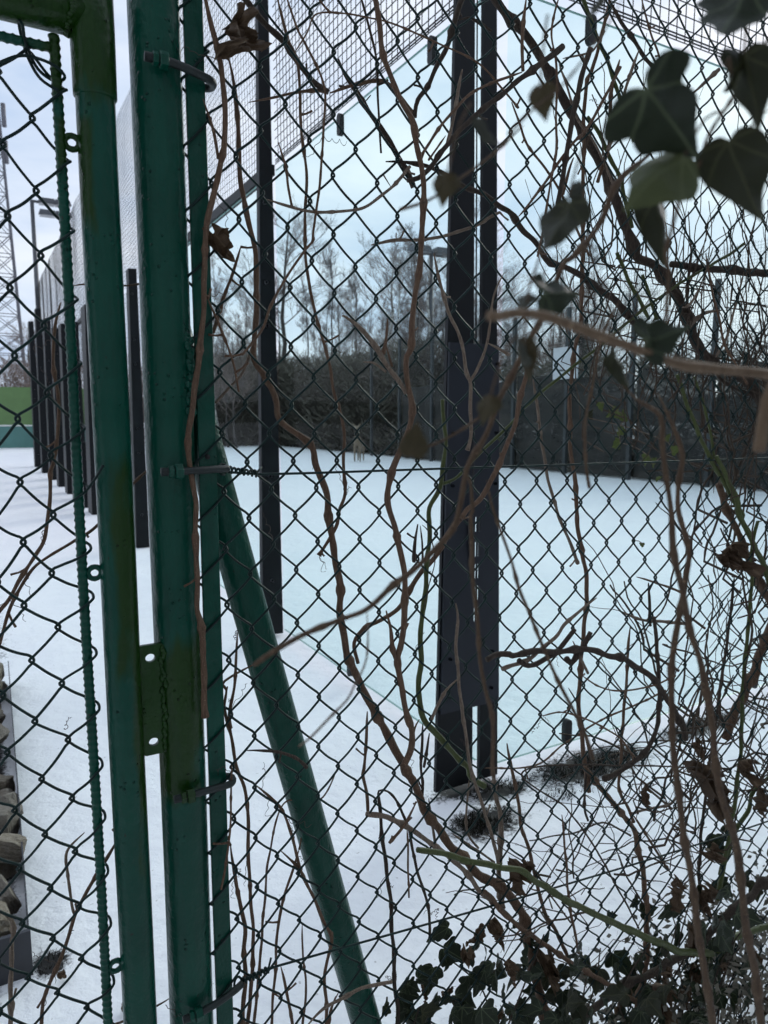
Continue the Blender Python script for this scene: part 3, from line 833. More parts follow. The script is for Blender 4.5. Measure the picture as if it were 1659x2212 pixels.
  [('branch','pale',33,[(82,853,1.9),(62,834,1.9),(61,803,2.0),(63,762,2.0),(65,752,2.1)])]),
 ('creeper_vine', 'thick pale shoot bent over at the bottom left corner', 'pale', 1, 30,
  [(-22,794,2.7),(-13,785,2.7),(-3,770,2.8),(-1,753,2.9),(-4,735,2.9),(-11,632,3.3)],
  []),
 ('creeper_vine', 'thin shoot behind pipes at the bottom edge of the gap', 'brown', 1, 50,
  [(178,577,1.9),(160,573,1.9),(119,569,1.8),(105,570,1.8)],
  []),
 ('creeper_vine', 'brown stem right of the flat bar near bottom, outer one', 'brown', 1, 20,
  [(258,1009,2.4),(254,984,2.4),(262,941,2.5),(269,895,2.6),(279,860,2.6),(282,804,2.7),(282,728,2.9),(284,629,3.0),(274,509,3.2)],
  []),
 ('creeper_vine', 'dark red thin stem touching the right side of flat bar', 'brown', 1, -14,
  [(251,918,1.4),(247,833,1.6),(241,792,1.7),(233,756,1.8)],
  []),
 ('creeper_vine', 'brown stem right of the flat bar near bottom, inner one', 'brown', 1, 12,
  [(254,795,2.6),(259,745,2.8),(268,691,3.1),(271,644,3.3),(263,520,3.8)],
  []),
 ('creeper_vine', 'slim brown stem hanging between the flat bar and the brace', 'brown', 1, 16,
  [(273,1079,1.8),(267,1014,2.2),(260,974,2.5),(261,953,2.6)],
  [('branch','brown',19,[(297,1032,1.6),(256,1015,1.7),(258,1003,1.7),(254,983,1.8)])]),
 ('creeper_vine', 'light thin stem slanting behind the mesh right of the flat bar', 'brown', 1, 20,
  [(291,1556,2.2),(279,1521,2.4),(268,1495,2.5),(254,1452,2.6)],
  []),
 ('creeper_vine', 'dark red whip hanging right of the flat bar with free tip', 'brown', 1, -10,
  [(241,1487,2.0),(254,1458,1.8),(268,1418,1.6),(274,1382,1.5)],
  []),
 ('creeper_vine', 'pale thin stem meeting the flat bar from upper right', 'pale', 1, 24,
  [(316,1460,1.7),(305,1440,1.8),(290,1406,1.9),(272,1387,2.0),(255,1369,2.1)],
  []),
 ('ivy_vine', 'blurred brown ivy stem in front, forking at a knot beside corner plate', 'brownred', 1, -580,
  [(311,1485,1.7),(289,1468,1.7),(277,1446,1.7),(260,1429,1.6),(253,1424,1.6),(241,1400,1.6),(232,1386,1.6),(226,1374,1.6),(223,1369,1.6),(216,1358,1.6),(209,1343,1.6),(200,1330,1.5),(198,1325,1.5),(195,1311,1.5),(190,1299,1.5),(179,1290,1.5),(167,1281,1.5),(158,1276,1.5),(145,1267,1.4),(131,1264,1.4),(115,1260,1.4),(100,1254,1.3),(92,1250,1.3)],
  [('branch','brownred',-577,[(200,1324,1.1),(203,1320,1.1),(205,1306,1.1),(204,1304,1.1),(205,1287,1.2),(205,1276,1.2),(208,1252,1.2),(209,1233,1.2),(212,1216,1.3),(217,1199,1.3),(218,1173,1.3),(219,1168,1.3)]),
   ('branch','pale',-577,[(146,1266,0.5),(147,1253,0.5),(146,1241,0.5),(140,1230,0.6),(137,1225,0.6),(128,1218,0.6),(119,1211,0.6),(113,1208,0.6)])]),
 ('ivy_vine', 'thin dark red front shoot slanting down over the snow', 'brownred', 1, -580,
  [(210,1321,0.8),(214,1308,0.8),(226,1282,0.9),(232,1265,1.0),(238,1253,1.0),(247,1234,1.1),(257,1214,1.1),(267,1198,1.2),(278,1180,1.2),(285,1163,1.3)],
  []),
 ('ivy_vine', 'blurred red shoot in front carrying brown leaf at sky centre', 'brownred', 1, -600,
  [(209,1473,0.7),(199,1464,0.7),(191,1457,0.7),(176,1446,0.7),(165,1438,0.7),(157,1434,0.7),(149,1431,0.7)],
  []),
 ('ivy_vine', 'blurred red shoot in front carrying two olive leaves beside corner plate', 'brownred', 1, -600,
  [(147,1337,0.6),(154,1335,0.6),(162,1338,0.7),(173,1342,0.7),(185,1348,0.7),(194,1354,0.8),(205,1365,0.8)],
  []),
 ('cut_branch', 'large blurred light brown cut branch reaching in from right edge', 'tan', 0, -690,
  [(124,1378,1.6),(128,1378,1.6),(133,1379,1.7),(144,1379,1.7),(162,1376,1.8),(184,1372,1.9),(204,1368,2.0),(220,1367,2.1),(251,1366,2.2),(275,1362,2.3)],
  []),
 ('tall_creeper', 'tall blurred brown front stem with knots, right one of two', 'brownred', 1, -620,
  [(251,1365,1.3),(262,1358,1.4),(278,1351,1.4),(280,1339,1.5),(284,1325,1.5),(291,1305,1.6),(295,1284,1.7),(302,1266,1.7),(309,1245,1.8),(319,1227,1.9),(323,1215,2.0),(331,1186,2.1),(337,1163,2.1),(347,1137,2.2),(359,1111,2.4),(369,1079,2.5),(378,1048,2.6),(383,1032,2.6),(392,1000,2.8),(401,975,2.9)],
  []),
 ('tall_creeper', 'tall blurred brown front stem with knots, left one of two', 'brownred', 1, -600,
  [(302,1363,1.3),(314,1348,1.4),(324,1331,1.5),(322,1318,1.5),(322,1301,1.6),(331,1280,1.7),(329,1262,1.7),(325,1233,1.8),(323,1209,1.9),(326,1180,2.0),(330,1156,2.1),(338,1116,2.2),(346,1092,2.3),(356,1051,2.5),(364,1017,2.6),(377,969,2.8)],
  []),
 ('tall_creeper', 'blurred brown tapering stem end hanging at the right edge', 'tan', 0, -700,
  [(256,1377,1.6),(239,1361,2.0),(236,1353,2.1),(235,1343,2.3),(234,1339,2.4)],
  []),
 ('ivy_vine', 'dark red front shoot hanging with free tip right of white notice', 'brownred', 1, -580,
  [(293,1411,0.8),(282,1393,0.8),(277,1368,0.9),(273,1348,0.9),(274,1327,0.9),(277,1314,1.0)],
  []),
 ('ivy_vine', 'purple brown ivy stem wandering among the large front leaves', 'brownred', 1, -680,
  [(257,1487,0.7),(245,1475,0.7),(236,1461,0.7),(225,1447,0.7),(220,1435,0.7),(213,1426,0.7),(210,1418,0.7),(206,1405,0.8),(208,1400,0.8),(208,1387,0.8),(210,1372,0.8)],
  [('branch','brownred',-677,[(185,1481,0.4),(177,1469,0.4),(163,1452,0.4),(150,1441,0.5),(142,1433,0.5)]),
   ('branch','brownred',-677,[(261,1463,0.5),(251,1455,0.5),(248,1447,0.5)]),
   ('branch','brownred',-677,[(220,1369,0.5),(229,1370,0.5),(217,1372,0.6)])]),
]
# leaves of the near ivy: (base x, y, z mm, tip direction x, z, length mm, kind, tilt, width factor)
FRONT_LEAVES = [
 (226,-690,1488,-0.44,-0.90,29,'ivy',0.25,1.00),
 (181,-690,1449,0.84,-0.54,33,'ivy',0.20,1.00),
 (201,-690,1433,-0.81,-0.58,35,'under',0.45,0.80),
 (223,-690,1442,0.45,-0.89,31,'olive',0.30,1.00),
 (227,-690,1469,0.50,-0.87,28,'olive',0.50,0.80),
 (213,-670,1428,0.31,-0.95,28,'olive',0.70,0.70),
 (171,-670,1421,-0.29,-0.96,26,'olive',0.40,0.80),
 (161,-670,1390,1.00,0.03,17,'ivy',0.40,1.00),
 (124,-670,1421,-0.22,-0.97,11,'oliveb',0.20,1.00),
 (135,-670,1438,0.55,-0.84,12,'pale_leaf',0.90,0.60),
 (158,-670,1452,0.29,-0.96,12,'oliveb',0.30,1.00),
 (176,-670,1426,0.49,-0.87,14,'pale_leaf',0.90,0.50),
 (181,-670,1483,-0.30,-0.95,11,'pale_leaf',0.90,0.50),
 (112,-670,1339,0.22,0.97,12,'oliveb',0.30,1.00),
 (141,-670,1357,-0.40,-0.92,11,'oliveb',0.50,1.00),
 (186,-690,1374,0.98,0.21,18,'ivy',0.30,1.00),
 (154,-670,1375,0.25,-0.97,17,'oliveb',0.70,0.70),
 (195,-670,1373,0.62,-0.78,18,'olive',0.90,0.60),
 (155,-670,1389,-0.43,-0.90,8,'pale_leaf',0.70,1.00),
 (154,-670,1367,-0.26,0.96,11,'pale_leaf',0.90,0.50),
 (221,-690,1461,0.78,0.62,17,'olive',0.60,1.00),
]
SMALL_LEAVES = [
 (912,1377,23,'lime'),
 (954,1362,32,'lime'),
 (970,1347,29,'lime'),
 (956,1330,26,'lime'),
 (961,1309,29,'lime'),
 (1031,1286,30,'lime'),
 (1044,1269,28,'lime'),
 (1095,1290,28,'lime'),
 (1078,1310,22,'lime'),
 (886,1351,23,'olive'),
 (1004,1134,11,'lime'),
 (1032,1124,13,'lime'),
 (1478,302,31,'lime'),
 (1066,1246,19,'lime'),
]
DEAD_LEAVES = [
 (278,-20,1770,67,'big crumpled dead leaf hanging at the top beside the flat bar'),
 (256,-20,1548,35,'small curled brown dead leaf hooked on the mesh beside the flat bar'),
 (1239,-20,1083,52,'curled dead leaf hanging in the right thicket above the snow'),
 (1202,-20,1087,37,'small dark dead leaf left of the curled one in right thicket'),
 (1180,-30,643,97,'long crumpled dead leaf hanging between the two front stems'),
 (1006,-20,674,42,'narrow rolled dead leaf standing on fence under the melted patch'),
 (1370,-20,560,64,'brown dead leaf at right edge below the brown trunk'),
 (1308,-20,644,53,'folded dead leaf near right edge right of front stem'),
 (715,-20,619,60,'dead leaf hanging under the torn end of green cane'),
 (790,-20,419,60,'rolled dead leaf lying on the creeper at bottom centre'),
 (1103,-20,446,68,'broad dead leaf in the ivy left of front stem'),
 (1211,-20,398,74,'dead leaf in the ivy between the two front stems'),
 (1089,-20,224,72,'pale torn dead leaf at bottom right of the thick branch'),
 (1211,-20,497,55,'dead leaf above the ivy between two front stems'),
 (1161,-20,327,49,'dark dead leaf right under the green cane end'),
 (1150,-20,729,44,'ragged dead leaf in thicket above the ivy'),
 (619,-20,510,41,'twisted dead bud and leaf at tip of stem over bottom ivy'),
]
# ivy on the ground side: (label, [(x0, x1, z0, z1, leaves) mm ...], leaf size)
IVY = [
 ('dark ivy plant in the bottom right corner under the thick branch', [(961,1250,91,415,75),(1102,1462,133,492,70),(1030,1480,-29,293,120)], 0.035),
 ('dark ivy plant at bottom centre right of the brace foot', [(484,623,365,465,34),(611,729,316,526,46),(724,847,262,471,46),(824,935,253,366,16)], 0.03),
]
TENDRILS = [(390,1686),(390,1556),(354,1484),(445,1250),(398,1303),(439,1433),(348,1142),(317,1196),(561,1091),(562,1024),(471,952),(510,881),(441,749),(476,667),(532,671),(572,603),(564,499),(445,480),(315,873),(288,751),(305,808),(321,767),(27,1238),(29,1196),(13,1158),(64,999),(264,1100),(269,978),(238,944),(45,764),(56,696),(162,620),(79,638),(268,763),(251,1512),(84,1437),(82,1367),(235,1746),(271,1597),(832,1827),(1074,1924),(768,943),(763,902),(814,868),(958,801),(936,791),(835,707),(929,646),(940,305),(1164,969),(1220,905),(800,1363),(1140,1395),(617,862)]
# surveyed knots of the fence mesh, mm: NODES[column] = (first row, [(x, z), ...]) in steps of two rows
NODES = {
 -2:(-15,[(250.3,2041.9),(250.3,1972.9),(250.3,1903.8),(250.3,1832.4),(250.2,1759.6),(250.5,1688.9),(251.6,1619.0),(253.6,1548.3),(254.5,1477.4),(254.8,1405.8),(255.1,1333.8),(255.4,1263.1),(255.2,1192.8),(254.9,1121.9),(255.2,1050.9),(255.5,979.9),(255.5,909.1),(255.5,838.5),(255.8,767.9),(256.0,697.5),(256.2,627.0),(256.5,556.4),(256.8,486.0),(256.9,417.0),(256.9,348.0),(256.9,279.0),(256.9,210.0),(256.9,141.0),(256.9,72.0)]),
 -1:(-16,[(281.4,2075.6),(281.4,2006.6),(281.5,1937.6),(282.0,1867.7),(281.5,1794.2),(281.1,1722.6),(281.4,1652.9),(283.1,1583.1),(284.8,1512.1),(285.1,1440.9),(285.1,1369.0),(285.7,1298.1),(286.4,1228.2),(286.3,1157.6),(286.3,1086.5),(286.7,1015.3),(286.2,944.1),(284.9,873.7),(284.4,803.3),(284.8,733.1),(284.8,663.0),(285.2,592.2),(285.6,521.5),(286.0,451.8),(286.3,382.8),(286.3,313.8),(286.3,244.8),(286.3,175.8),(286.3,106.8),(286.3,37.8)]),
 0:(-15,[(312.5,2040.4),(312.6,1971.4),(314.1,1902.7),(314.3,1830.9),(312.9,1758.0),(312.1,1687.2),(312.7,1617.5),(314.6,1547.1),(315.5,1475.8),(315.3,1404.3),(315.4,1333.1),(316.7,1263.1),(317.3,1192.9),(317.2,1121.9),(317.4,1050.7),(317.3,979.4),(315.7,908.6),(314.1,838.4),(313.7,768.3),(313.9,698.7),(314.3,628.0),(314.8,557.0),(315.0,486.6),(315.5,417.6),(315.8,348.6),(315.8,279.6),(315.8,210.6),(315.8,141.6),(315.8,72.6)]),
 1:(-16,[(343.5,2074.2),(343.6,2005.2),(345.1,1936.9),(347.0,1868.1),(345.8,1795.0),(343.9,1722.7),(343.0,1652.1),(344.2,1582.0),(345.9,1511.0),(345.9,1439.3),(345.5,1368.0),(346.5,1297.7),(347.8,1227.7),(348.1,1156.8),(347.9,1085.9),(348.0,1014.8),(347.0,943.8),(344.9,873.3),(343.7,803.2),(343.5,733.6),(343.9,663.6),(344.6,592.6),(344.8,521.7),(345.0,452.0),(345.3,383.3),(345.4,314.4),(345.4,245.4),(345.4,176.4),(345.4,107.4),(345.4,38.4)]),
 2:(-15,[(374.6,2039.0),(375.1,1970.2),(378.0,1902.6),(378.2,1831.8),(376.5,1759.2),(374.5,1687.5),(374.2,1616.8),(375.8,1546.1),(376.5,1474.4),(376.2,1402.9),(376.3,1332.3),(377.9,1262.2),(378.9,1191.4),(378.7,1120.6),(378.5,1049.9),(377.9,979.0),(376.1,908.5),(374.3,838.3),(373.6,768.4),(374.0,698.4),(374.8,627.9),(375.4,556.6),(375.5,485.9),(375.4,417.4),(375.1,349.1),(375.0,280.1),(375.0,211.1),(375.0,142.1),(375.0,73.1)]),
 3:(-16,[(405.6,2072.8),(405.6,2003.8),(407.3,1935.6),(408.7,1867.2),(408.4,1795.4),(407.0,1723.5),(405.7,1652.2),(405.9,1581.1),(406.4,1509.4),(406.5,1437.9),(406.6,1367.2),(407.7,1296.8),(409.4,1225.9),(410.0,1155.1),(409.3,1084.6),(408.7,1014.0),(407.2,943.7),(405.2,873.7),(403.9,803.6),(404.0,733.2),(405.1,662.8),(406.2,591.6),(406.7,520.2),(406.5,450.5),(405.1,383.4),(404.8,314.7),(404.8,245.7),(404.8,176.7),(404.8,107.7),(404.8,38.7)]),
 4:(-15,[(436.6,2037.7),(436.9,1968.8),(438.4,1900.7),(438.9,1831.0),(438.6,1759.6),(437.8,1688.1),(437.2,1616.6),(436.7,1544.5),(436.4,1472.6),(436.7,1401.8),(437.7,1331.3),(439.4,1260.4),(440.8,1189.5),(440.4,1119.3),(439.4,1048.8),(438.3,978.6),(436.3,909.1),(434.5,839.4),(434.0,769.0),(435.1,698.0),(436.6,627.0),(437.7,555.1),(437.7,484.0),(436.4,416.4),(434.7,349.3),(434.6,280.3),(434.6,211.3),(434.6,142.3),(434.6,73.3)]),
 5:(-16,[(467.6,2071.6),(467.6,2002.6),(467.9,1934.2),(468.5,1866.2),(469.0,1795.4),(468.9,1724.0),(468.7,1652.4),(467.9,1580.1),(466.8,1507.6),(466.8,1436.4),(467.8,1365.8),(469.4,1294.9),(471.0,1223.9),(471.5,1153.9),(470.4,1084.0),(469.3,1013.6),(467.6,944.0),(465.7,874.8),(464.0,805.4),(464.4,734.6),(466.4,663.1),(468.0,590.9),(468.8,518.8),(468.2,449.2),(465.2,383.3),(464.6,314.9),(464.6,245.9),(464.6,176.9),(464.6,107.9),(464.6,38.9)]),
 6:(-15,[(498.5,2036.5),(498.3,1967.7),(498.4,1899.5),(498.9,1829.9),(499.2,1758.9),(499.2,1687.6),(499.0,1615.7),(498.0,1543.2),(497.5,1471.2),(498.1,1400.6),(499.7,1329.8),(501.2,1258.5),(502.1,1188.2),(501.7,1119.1),(500.3,1048.9),(498.8,978.9),(497.2,909.6),(494.8,841.0),(493.6,771.4),(495.5,699.8),(497.7,627.4),(499.1,554.5),(499.1,483.1),(497.1,415.9),(494.8,349.2),(494.6,280.4),(494.6,211.4),(494.6,142.4),(494.6,73.4)]),
 7:(-16,[(529.4,2070.5),(529.4,2001.5),(529.0,1932.9),(529.1,1864.2),(529.6,1793.0),(529.7,1722.0),(529.6,1650.7),(529.1,1578.8),(528.8,1506.7),(529.1,1435.5),(530.5,1365.0),(531.9,1293.8),(532.8,1222.6),(533.2,1153.5),(532.0,1083.9),(529.7,1014.0),(528.3,944.4),(526.5,875.3),(523.9,806.9),(524.4,736.1),(527.4,663.3),(529.2,590.5),(529.9,518.3),(529.2,448.5),(526.5,382.1),(524.8,314.7),(524.7,245.8),(524.7,176.8),(524.7,107.8),(524.7,38.8)]),
 8:(-15,[(560.3,2035.5),(560.1,1966.6),(559.9,1897.9),(560.2,1827.8),(560.6,1756.6),(560.5,1685.6),(560.0,1614.2),(560.0,1542.4),(560.5,1470.9),(561.7,1400.1),(563.0,1329.5),(563.7,1258.1),(564.4,1187.9),(564.1,1118.3),(561.4,1048.6),(559.0,979.4),(558.2,909.5),(555.7,840.9),(554.3,771.3),(556.5,699.4),(559.2,626.6),(560.5,554.0),(560.1,482.5),(559.3,413.9),(556.3,347.8),(555.0,280.2),(554.9,211.2),(554.9,142.2),(554.9,73.2)]),
 9:(-16,[(591.2,2069.5),(591.2,2000.5),(591.0,1931.7),(590.8,1862.8),(591.3,1791.5),(591.8,1720.5),(591.3,1649.4),(591.1,1578.1),(591.7,1506.6),(592.8,1435.5),(594.1,1364.9),(594.8,1294.1),(595.3,1223.1),(595.6,1153.1),(593.7,1082.7),(590.4,1014.0),(589.0,944.5),(588.7,873.8),(585.9,805.3),(585.6,735.3),(588.5,663.3),(590.6,590.6),(591.0,518.1),(590.4,447.6),(588.9,379.9),(585.7,314.1),(585.2,245.5),(585.2,176.5),(585.2,107.5),(585.2,38.5)]),
 10:(-15,[(622.1,2034.6),(622.1,1965.6),(621.8,1896.7),(621.9,1826.4),(622.5,1755.4),(622.9,1684.6),(622.4,1613.6),(622.8,1542.6),(623.7,1471.4),(624.8,1400.4),(625.9,1329.3),(626.1,1258.6),(626.4,1188.2),(625.6,1117.4),(622.5,1047.8),(620.2,979.0),(620.5,907.9),(619.5,837.8),(616.6,769.7),(617.9,699.1),(620.3,627.2),(621.5,554.6),(620.7,482.8),(619.9,413.7),(617.0,347.5),(615.7,279.8),(615.6,210.8),(615.6,141.8),(615.6,72.8)]),
 11:(-16,[(652.9,2068.7),(652.9,1999.7),(652.9,1930.7),(652.7,1861.6),(653.2,1790.3),(653.9,1719.4),(653.9,1648.9),(653.8,1578.3),(654.4,1507.2),(655.2,1436.2),(656.3,1364.7),(657.0,1293.4),(656.5,1222.8),(656.0,1152.4),(654.0,1082.1),(651.8,1012.9),(651.4,942.6),(651.4,871.8),(649.6,802.6),(648.5,733.4),(650.2,662.6),(651.4,590.9),(651.2,519.1),(649.6,449.1),(647.5,381.7),(646.2,314.0),(646.1,245.1),(646.1,176.1),(646.1,107.1),(646.1,38.1)]),
 12:(-15,[(683.7,2033.8),(683.7,1964.8),(683.7,1895.8),(684.0,1825.5),(684.7,1754.3),(685.0,1683.8),(684.9,1613.7),(685.2,1542.5),(685.8,1471.2),(686.8,1400.1),(687.9,1328.5),(687.8,1257.4),(686.9,1187.1),(685.2,1116.9),(682.8,1047.4),(681.3,977.7),(680.3,908.2),(679.3,838.7),(678.7,768.5),(679.8,697.3),(681.4,625.8),(681.7,554.6),(679.5,484.6),(677.7,416.4),(676.8,348.2),(676.7,279.3),(676.7,210.3),(676.7,141.3),(676.7,72.3)]),
 13:(-16,[(714.5,2067.9),(714.5,1998.9),(714.5,1929.9),(714.5,1860.9),(715.3,1789.5),(715.9,1718.5),(715.9,1648.8),(716.2,1577.7),(716.9,1506.1),(718.2,1435.1),(719.0,1364.1),(719.3,1292.3),(718.4,1221.8),(717.1,1151.5),(714.9,1081.5),(712.4,1012.1),(710.6,943.1),(709.2,874.1),(708.4,804.4),(708.9,733.3),(711.3,660.9),(713.2,588.9),(712.6,518.0),(710.8,448.4),(708.7,381.0),(707.4,313.3),(707.3,244.4),(707.3,175.4),(707.3,106.4),(707.3,37.4)]),
 14:(-15,[(745.3,2033.1),(745.3,1964.1),(745.3,1895.1),(745.7,1824.8),(746.6,1753.5),(747.0,1682.9),(747.2,1612.5),(748.1,1541.0),(750.0,1469.8),(751.0,1399.2),(750.9,1327.5),(750.0,1256.3),(748.8,1186.0),(747.0,1115.5),(744.4,1045.8),(742.0,976.9),(740.4,908.2),(739.3,838.8),(738.9,768.5),(740.6,696.6),(743.5,624.1),(744.5,552.3),(743.2,481.3),(742.3,412.3),(739.4,346.1),(738.1,278.5),(738.1,209.5),(738.1,140.5),(738.1,71.5)]),
 15:(-16,[(776.0,2067.3),(776.0,1998.3),(776.0,1929.3),(776.0,1860.3),(777.0,1788.8),(777.8,1717.5),(778.2,1647.1),(779.1,1576.0),(780.9,1504.6),(782.8,1433.7),(783.3,1362.8),(782.2,1290.8),(780.6,1220.1),(778.9,1149.6),(776.5,1079.5),(773.9,1010.2),(772.0,941.8),(770.8,872.6),(769.9,802.8),(770.3,731.9),(772.8,659.7),(775.2,587.6),(775.0,515.8),(774.0,445.6),(772.6,377.9),(769.3,312.1),(768.9,243.6),(768.9,174.6),(768.9,105.6),(768.9,36.6)]),
 16:(-15,[(806.8,2032.5),(806.8,1963.5),(806.8,1894.5),(807.3,1824.2),(808.3,1752.8),(808.9,1682.0),(809.5,1611.6),(811.0,1539.9),(813.0,1468.4),(815.1,1397.7),(815.0,1325.9),(813.2,1254.2),(811.3,1183.4),(808.9,1113.2),(806.3,1043.8),(804.2,975.0),(802.6,906.5),(801.6,836.9),(801.0,766.6),(802.2,695.4),(805.0,623.2),(806.1,551.4),(804.8,480.1),(804.0,411.3),(801.2,345.2),(799.8,277.5),(799.8,208.6),(799.8,139.6),(799.8,70.6)]),
 17:(-16,[(837.5,2066.7),(837.5,1997.7),(837.5,1928.7),(837.5,1859.7),(838.6,1788.2),(839.5,1716.9),(840.2,1646.5),(841.2,1575.4),(842.7,1503.7),(845.3,1432.6),(846.8,1360.9),(845.9,1288.7),(844.1,1217.5),(841.8,1147.0),(839.0,1077.4),(836.5,1008.3),(834.8,939.9),(833.6,870.9),(832.7,801.2),(832.7,730.8),(834.4,659.1),(836.7,587.0),(836.5,515.7),(834.6,446.1),(832.3,379.0),(830.9,311.4),(830.8,242.5),(830.8,173.5),(830.8,104.5),(830.8,35.5)]),
 18:(-15,[(868.1,2032.0),(868.1,1963.0),(868.1,1894.0),(868.8,1823.7),(869.9,1752.2),(871.2,1680.5),(872.2,1609.5),(873.3,1538.5),(875.0,1467.3),(877.7,1396.3),(877.6,1323.6),(876.6,1252.2),(875.1,1181.6),(872.4,1111.4),(869.1,1041.9),(866.6,973.3),(865.3,904.9),(864.3,835.6),(863.8,765.7),(864.5,694.7),(866.6,622.7),(868.0,550.5),(866.6,479.7),(863.9,412.6),(862.0,345.3),(861.9,276.4),(861.9,207.4),(861.9,138.4),(861.9,69.4)]),
 19:(-16,[(898.8,2066.3),(898.8,1997.3),(898.8,1928.3),(898.8,1859.3),(900.1,1787.7),(901.6,1715.6),(903.1,1643.4),(904.1,1572.5),(905.3,1501.6),(907.5,1431.2),(908.7,1359.2),(908.3,1287.6),(907.9,1216.8),(906.2,1146.0),(902.5,1075.7),(898.7,1007.0),(896.9,938.7),(895.9,869.9),(894.9,800.4),(895.0,729.8),(896.5,658.2),(898.5,586.0),(898.8,514.0),(897.1,444.7),(893.6,378.7),(893.1,310.2),(893.1,241.2),(893.1,172.2),(893.1,103.2),(893.1,34.2)]),
 20:(-15,[(929.4,2031.6),(929.4,1962.6),(929.4,1893.6),(930.2,1823.3),(931.6,1751.5),(933.5,1678.7),(934.8,1607.2),(935.9,1536.2),(937.1,1465.4),(939.0,1394.7),(939.6,1323.3),(939.9,1252.3),(939.7,1180.8),(936.5,1109.9),(931.8,1040.8),(929.0,972.3),(927.8,903.8),(926.8,834.8),(925.9,764.8),(926.7,693.5),(928.6,621.6),(930.2,549.1),(929.0,478.3),(926.1,411.4),(924.4,344.0),(924.4,275.0),(924.4,206.0),(924.4,137.0),(924.4,68.0)]),
 21:(-16,[(960.0,2066.0),(960.0,1997.0),(960.0,1928.0),(960.0,1859.0),(961.6,1787.3),(963.3,1715.1),(965.1,1642.8),(966.4,1571.6),(967.6,1500.6),(968.3,1429.9),(970.5,1358.7),(971.4,1287.6),(972.0,1215.8),(970.7,1144.1),(966.0,1074.5),(961.6,1006.1),(959.8,937.5),(958.9,868.7),(958.0,799.1),(957.3,728.8),(958.2,657.4),(961.0,584.1),(961.3,512.5),(959.0,444.0),(956.0,377.5),(955.8,308.8),(955.8,239.8),(955.8,170.8),(955.8,101.8),(955.8,32.8)]),
 22:(-15,[(990.6,2031.4),(990.6,1962.4),(990.6,1893.4),(991.5,1823.0),(993.0,1751.2),(994.6,1679.0),(996.6,1607.2),(998.4,1536.1),(999.1,1465.1),(999.8,1394.2),(1002.5,1322.8),(1003.5,1251.0),(1003.5,1179.1),(1000.7,1108.6),(995.4,1039.7),(992.1,971.2),(991.0,902.5),(990.7,832.8),(989.7,763.1),(988.6,693.1),(990.4,620.3),(992.8,546.8),(991.7,476.4),(988.9,409.8),(987.2,342.4),(987.2,273.5),(987.2,204.5),(987.2,135.5),(987.2,66.5)]),
 23:(-16,[(1021.2,2065.8),(1021.2,1996.8),(1021.2,1927.8),(1021.2,1858.8),(1022.9,1787.0),(1024.1,1715.0),(1025.2,1642.9),(1027.6,1571.5),(1029.6,1500.3),(1029.6,1429.4),(1031.6,1358.1),(1034.4,1286.3),(1035.1,1214.7),(1034.1,1143.4),(1030.1,1073.5),(1025.6,1004.6),(1023.4,936.1),(1023.0,866.6),(1023.2,796.3),(1020.6,727.8),(1020.4,656.6),(1022.7,582.9),(1023.9,510.6),(1022.6,441.5),(1019.3,375.6),(1018.8,307.1),(1018.8,238.1),(1018.8,169.1),(1018.8,100.1),(1018.8,31.1)]),
 24:(-15,[(1051.7,2031.3),(1051.7,1962.3),(1051.7,1893.3),(1052.7,1822.8),(1054.3,1750.9),(1054.8,1678.7),(1056.4,1607.1),(1058.6,1535.7),(1060.0,1464.6),(1060.6,1393.6),(1063.1,1322.0),(1065.7,1250.2),(1066.0,1178.8),(1063.7,1108.0),(1060.1,1038.2),(1057.2,969.3),(1056.3,900.0),(1056.7,829.4),(1053.5,761.7),(1051.7,691.9),(1052.5,619.4),(1054.8,546.2),(1054.4,475.2),(1052.0,408.2),(1050.4,340.7),(1050.4,271.7),(1050.4,202.7),(1050.4,133.7),(1050.4,64.7)]),
 25:(-16,[(1082.2,2065.8),(1082.2,1996.8),(1082.2,1927.8),(1082.2,1858.8),(1084.2,1786.8),(1085.0,1714.9),(1086.0,1643.2),(1088.0,1571.5),(1089.9,1500.0),(1091.3,1428.8),(1092.8,1357.5),(1094.2,1286.2),(1095.9,1214.6),(1095.5,1143.3),(1093.3,1072.9),(1091.5,1003.0),(1090.6,933.1),(1090.1,862.8),(1088.1,793.7),(1084.3,726.0),(1083.4,655.1),(1085.2,582.1),(1086.2,510.2),(1084.1,441.6),(1082.2,374.1),(1082.1,305.2),(1082.1,236.2),(1082.1,167.2),(1082.1,98.2),(1082.1,29.2)]),
 26:(-15,[(1112.7,2031.3),(1112.7,1962.3),(1112.7,1893.3),(1113.8,1822.7),(1115.6,1750.8),(1115.7,1679.3),(1117.3,1607.5),(1119.4,1535.6),(1121.2,1464.0),(1123.6,1392.7),(1125.4,1321.5),(1125.7,1250.4),(1125.1,1179.2),(1124.6,1108.3),(1123.9,1037.7),(1123.4,967.3),(1122.7,896.9),(1121.8,826.6),(1119.3,757.7),(1116.6,688.8),(1116.3,617.4),(1117.3,545.6),(1115.2,475.8),(1114.1,407.6),(1113.9,338.7),(1113.9,269.7),(1113.9,200.7),(1113.9,131.7),(1113.9,62.7)]),
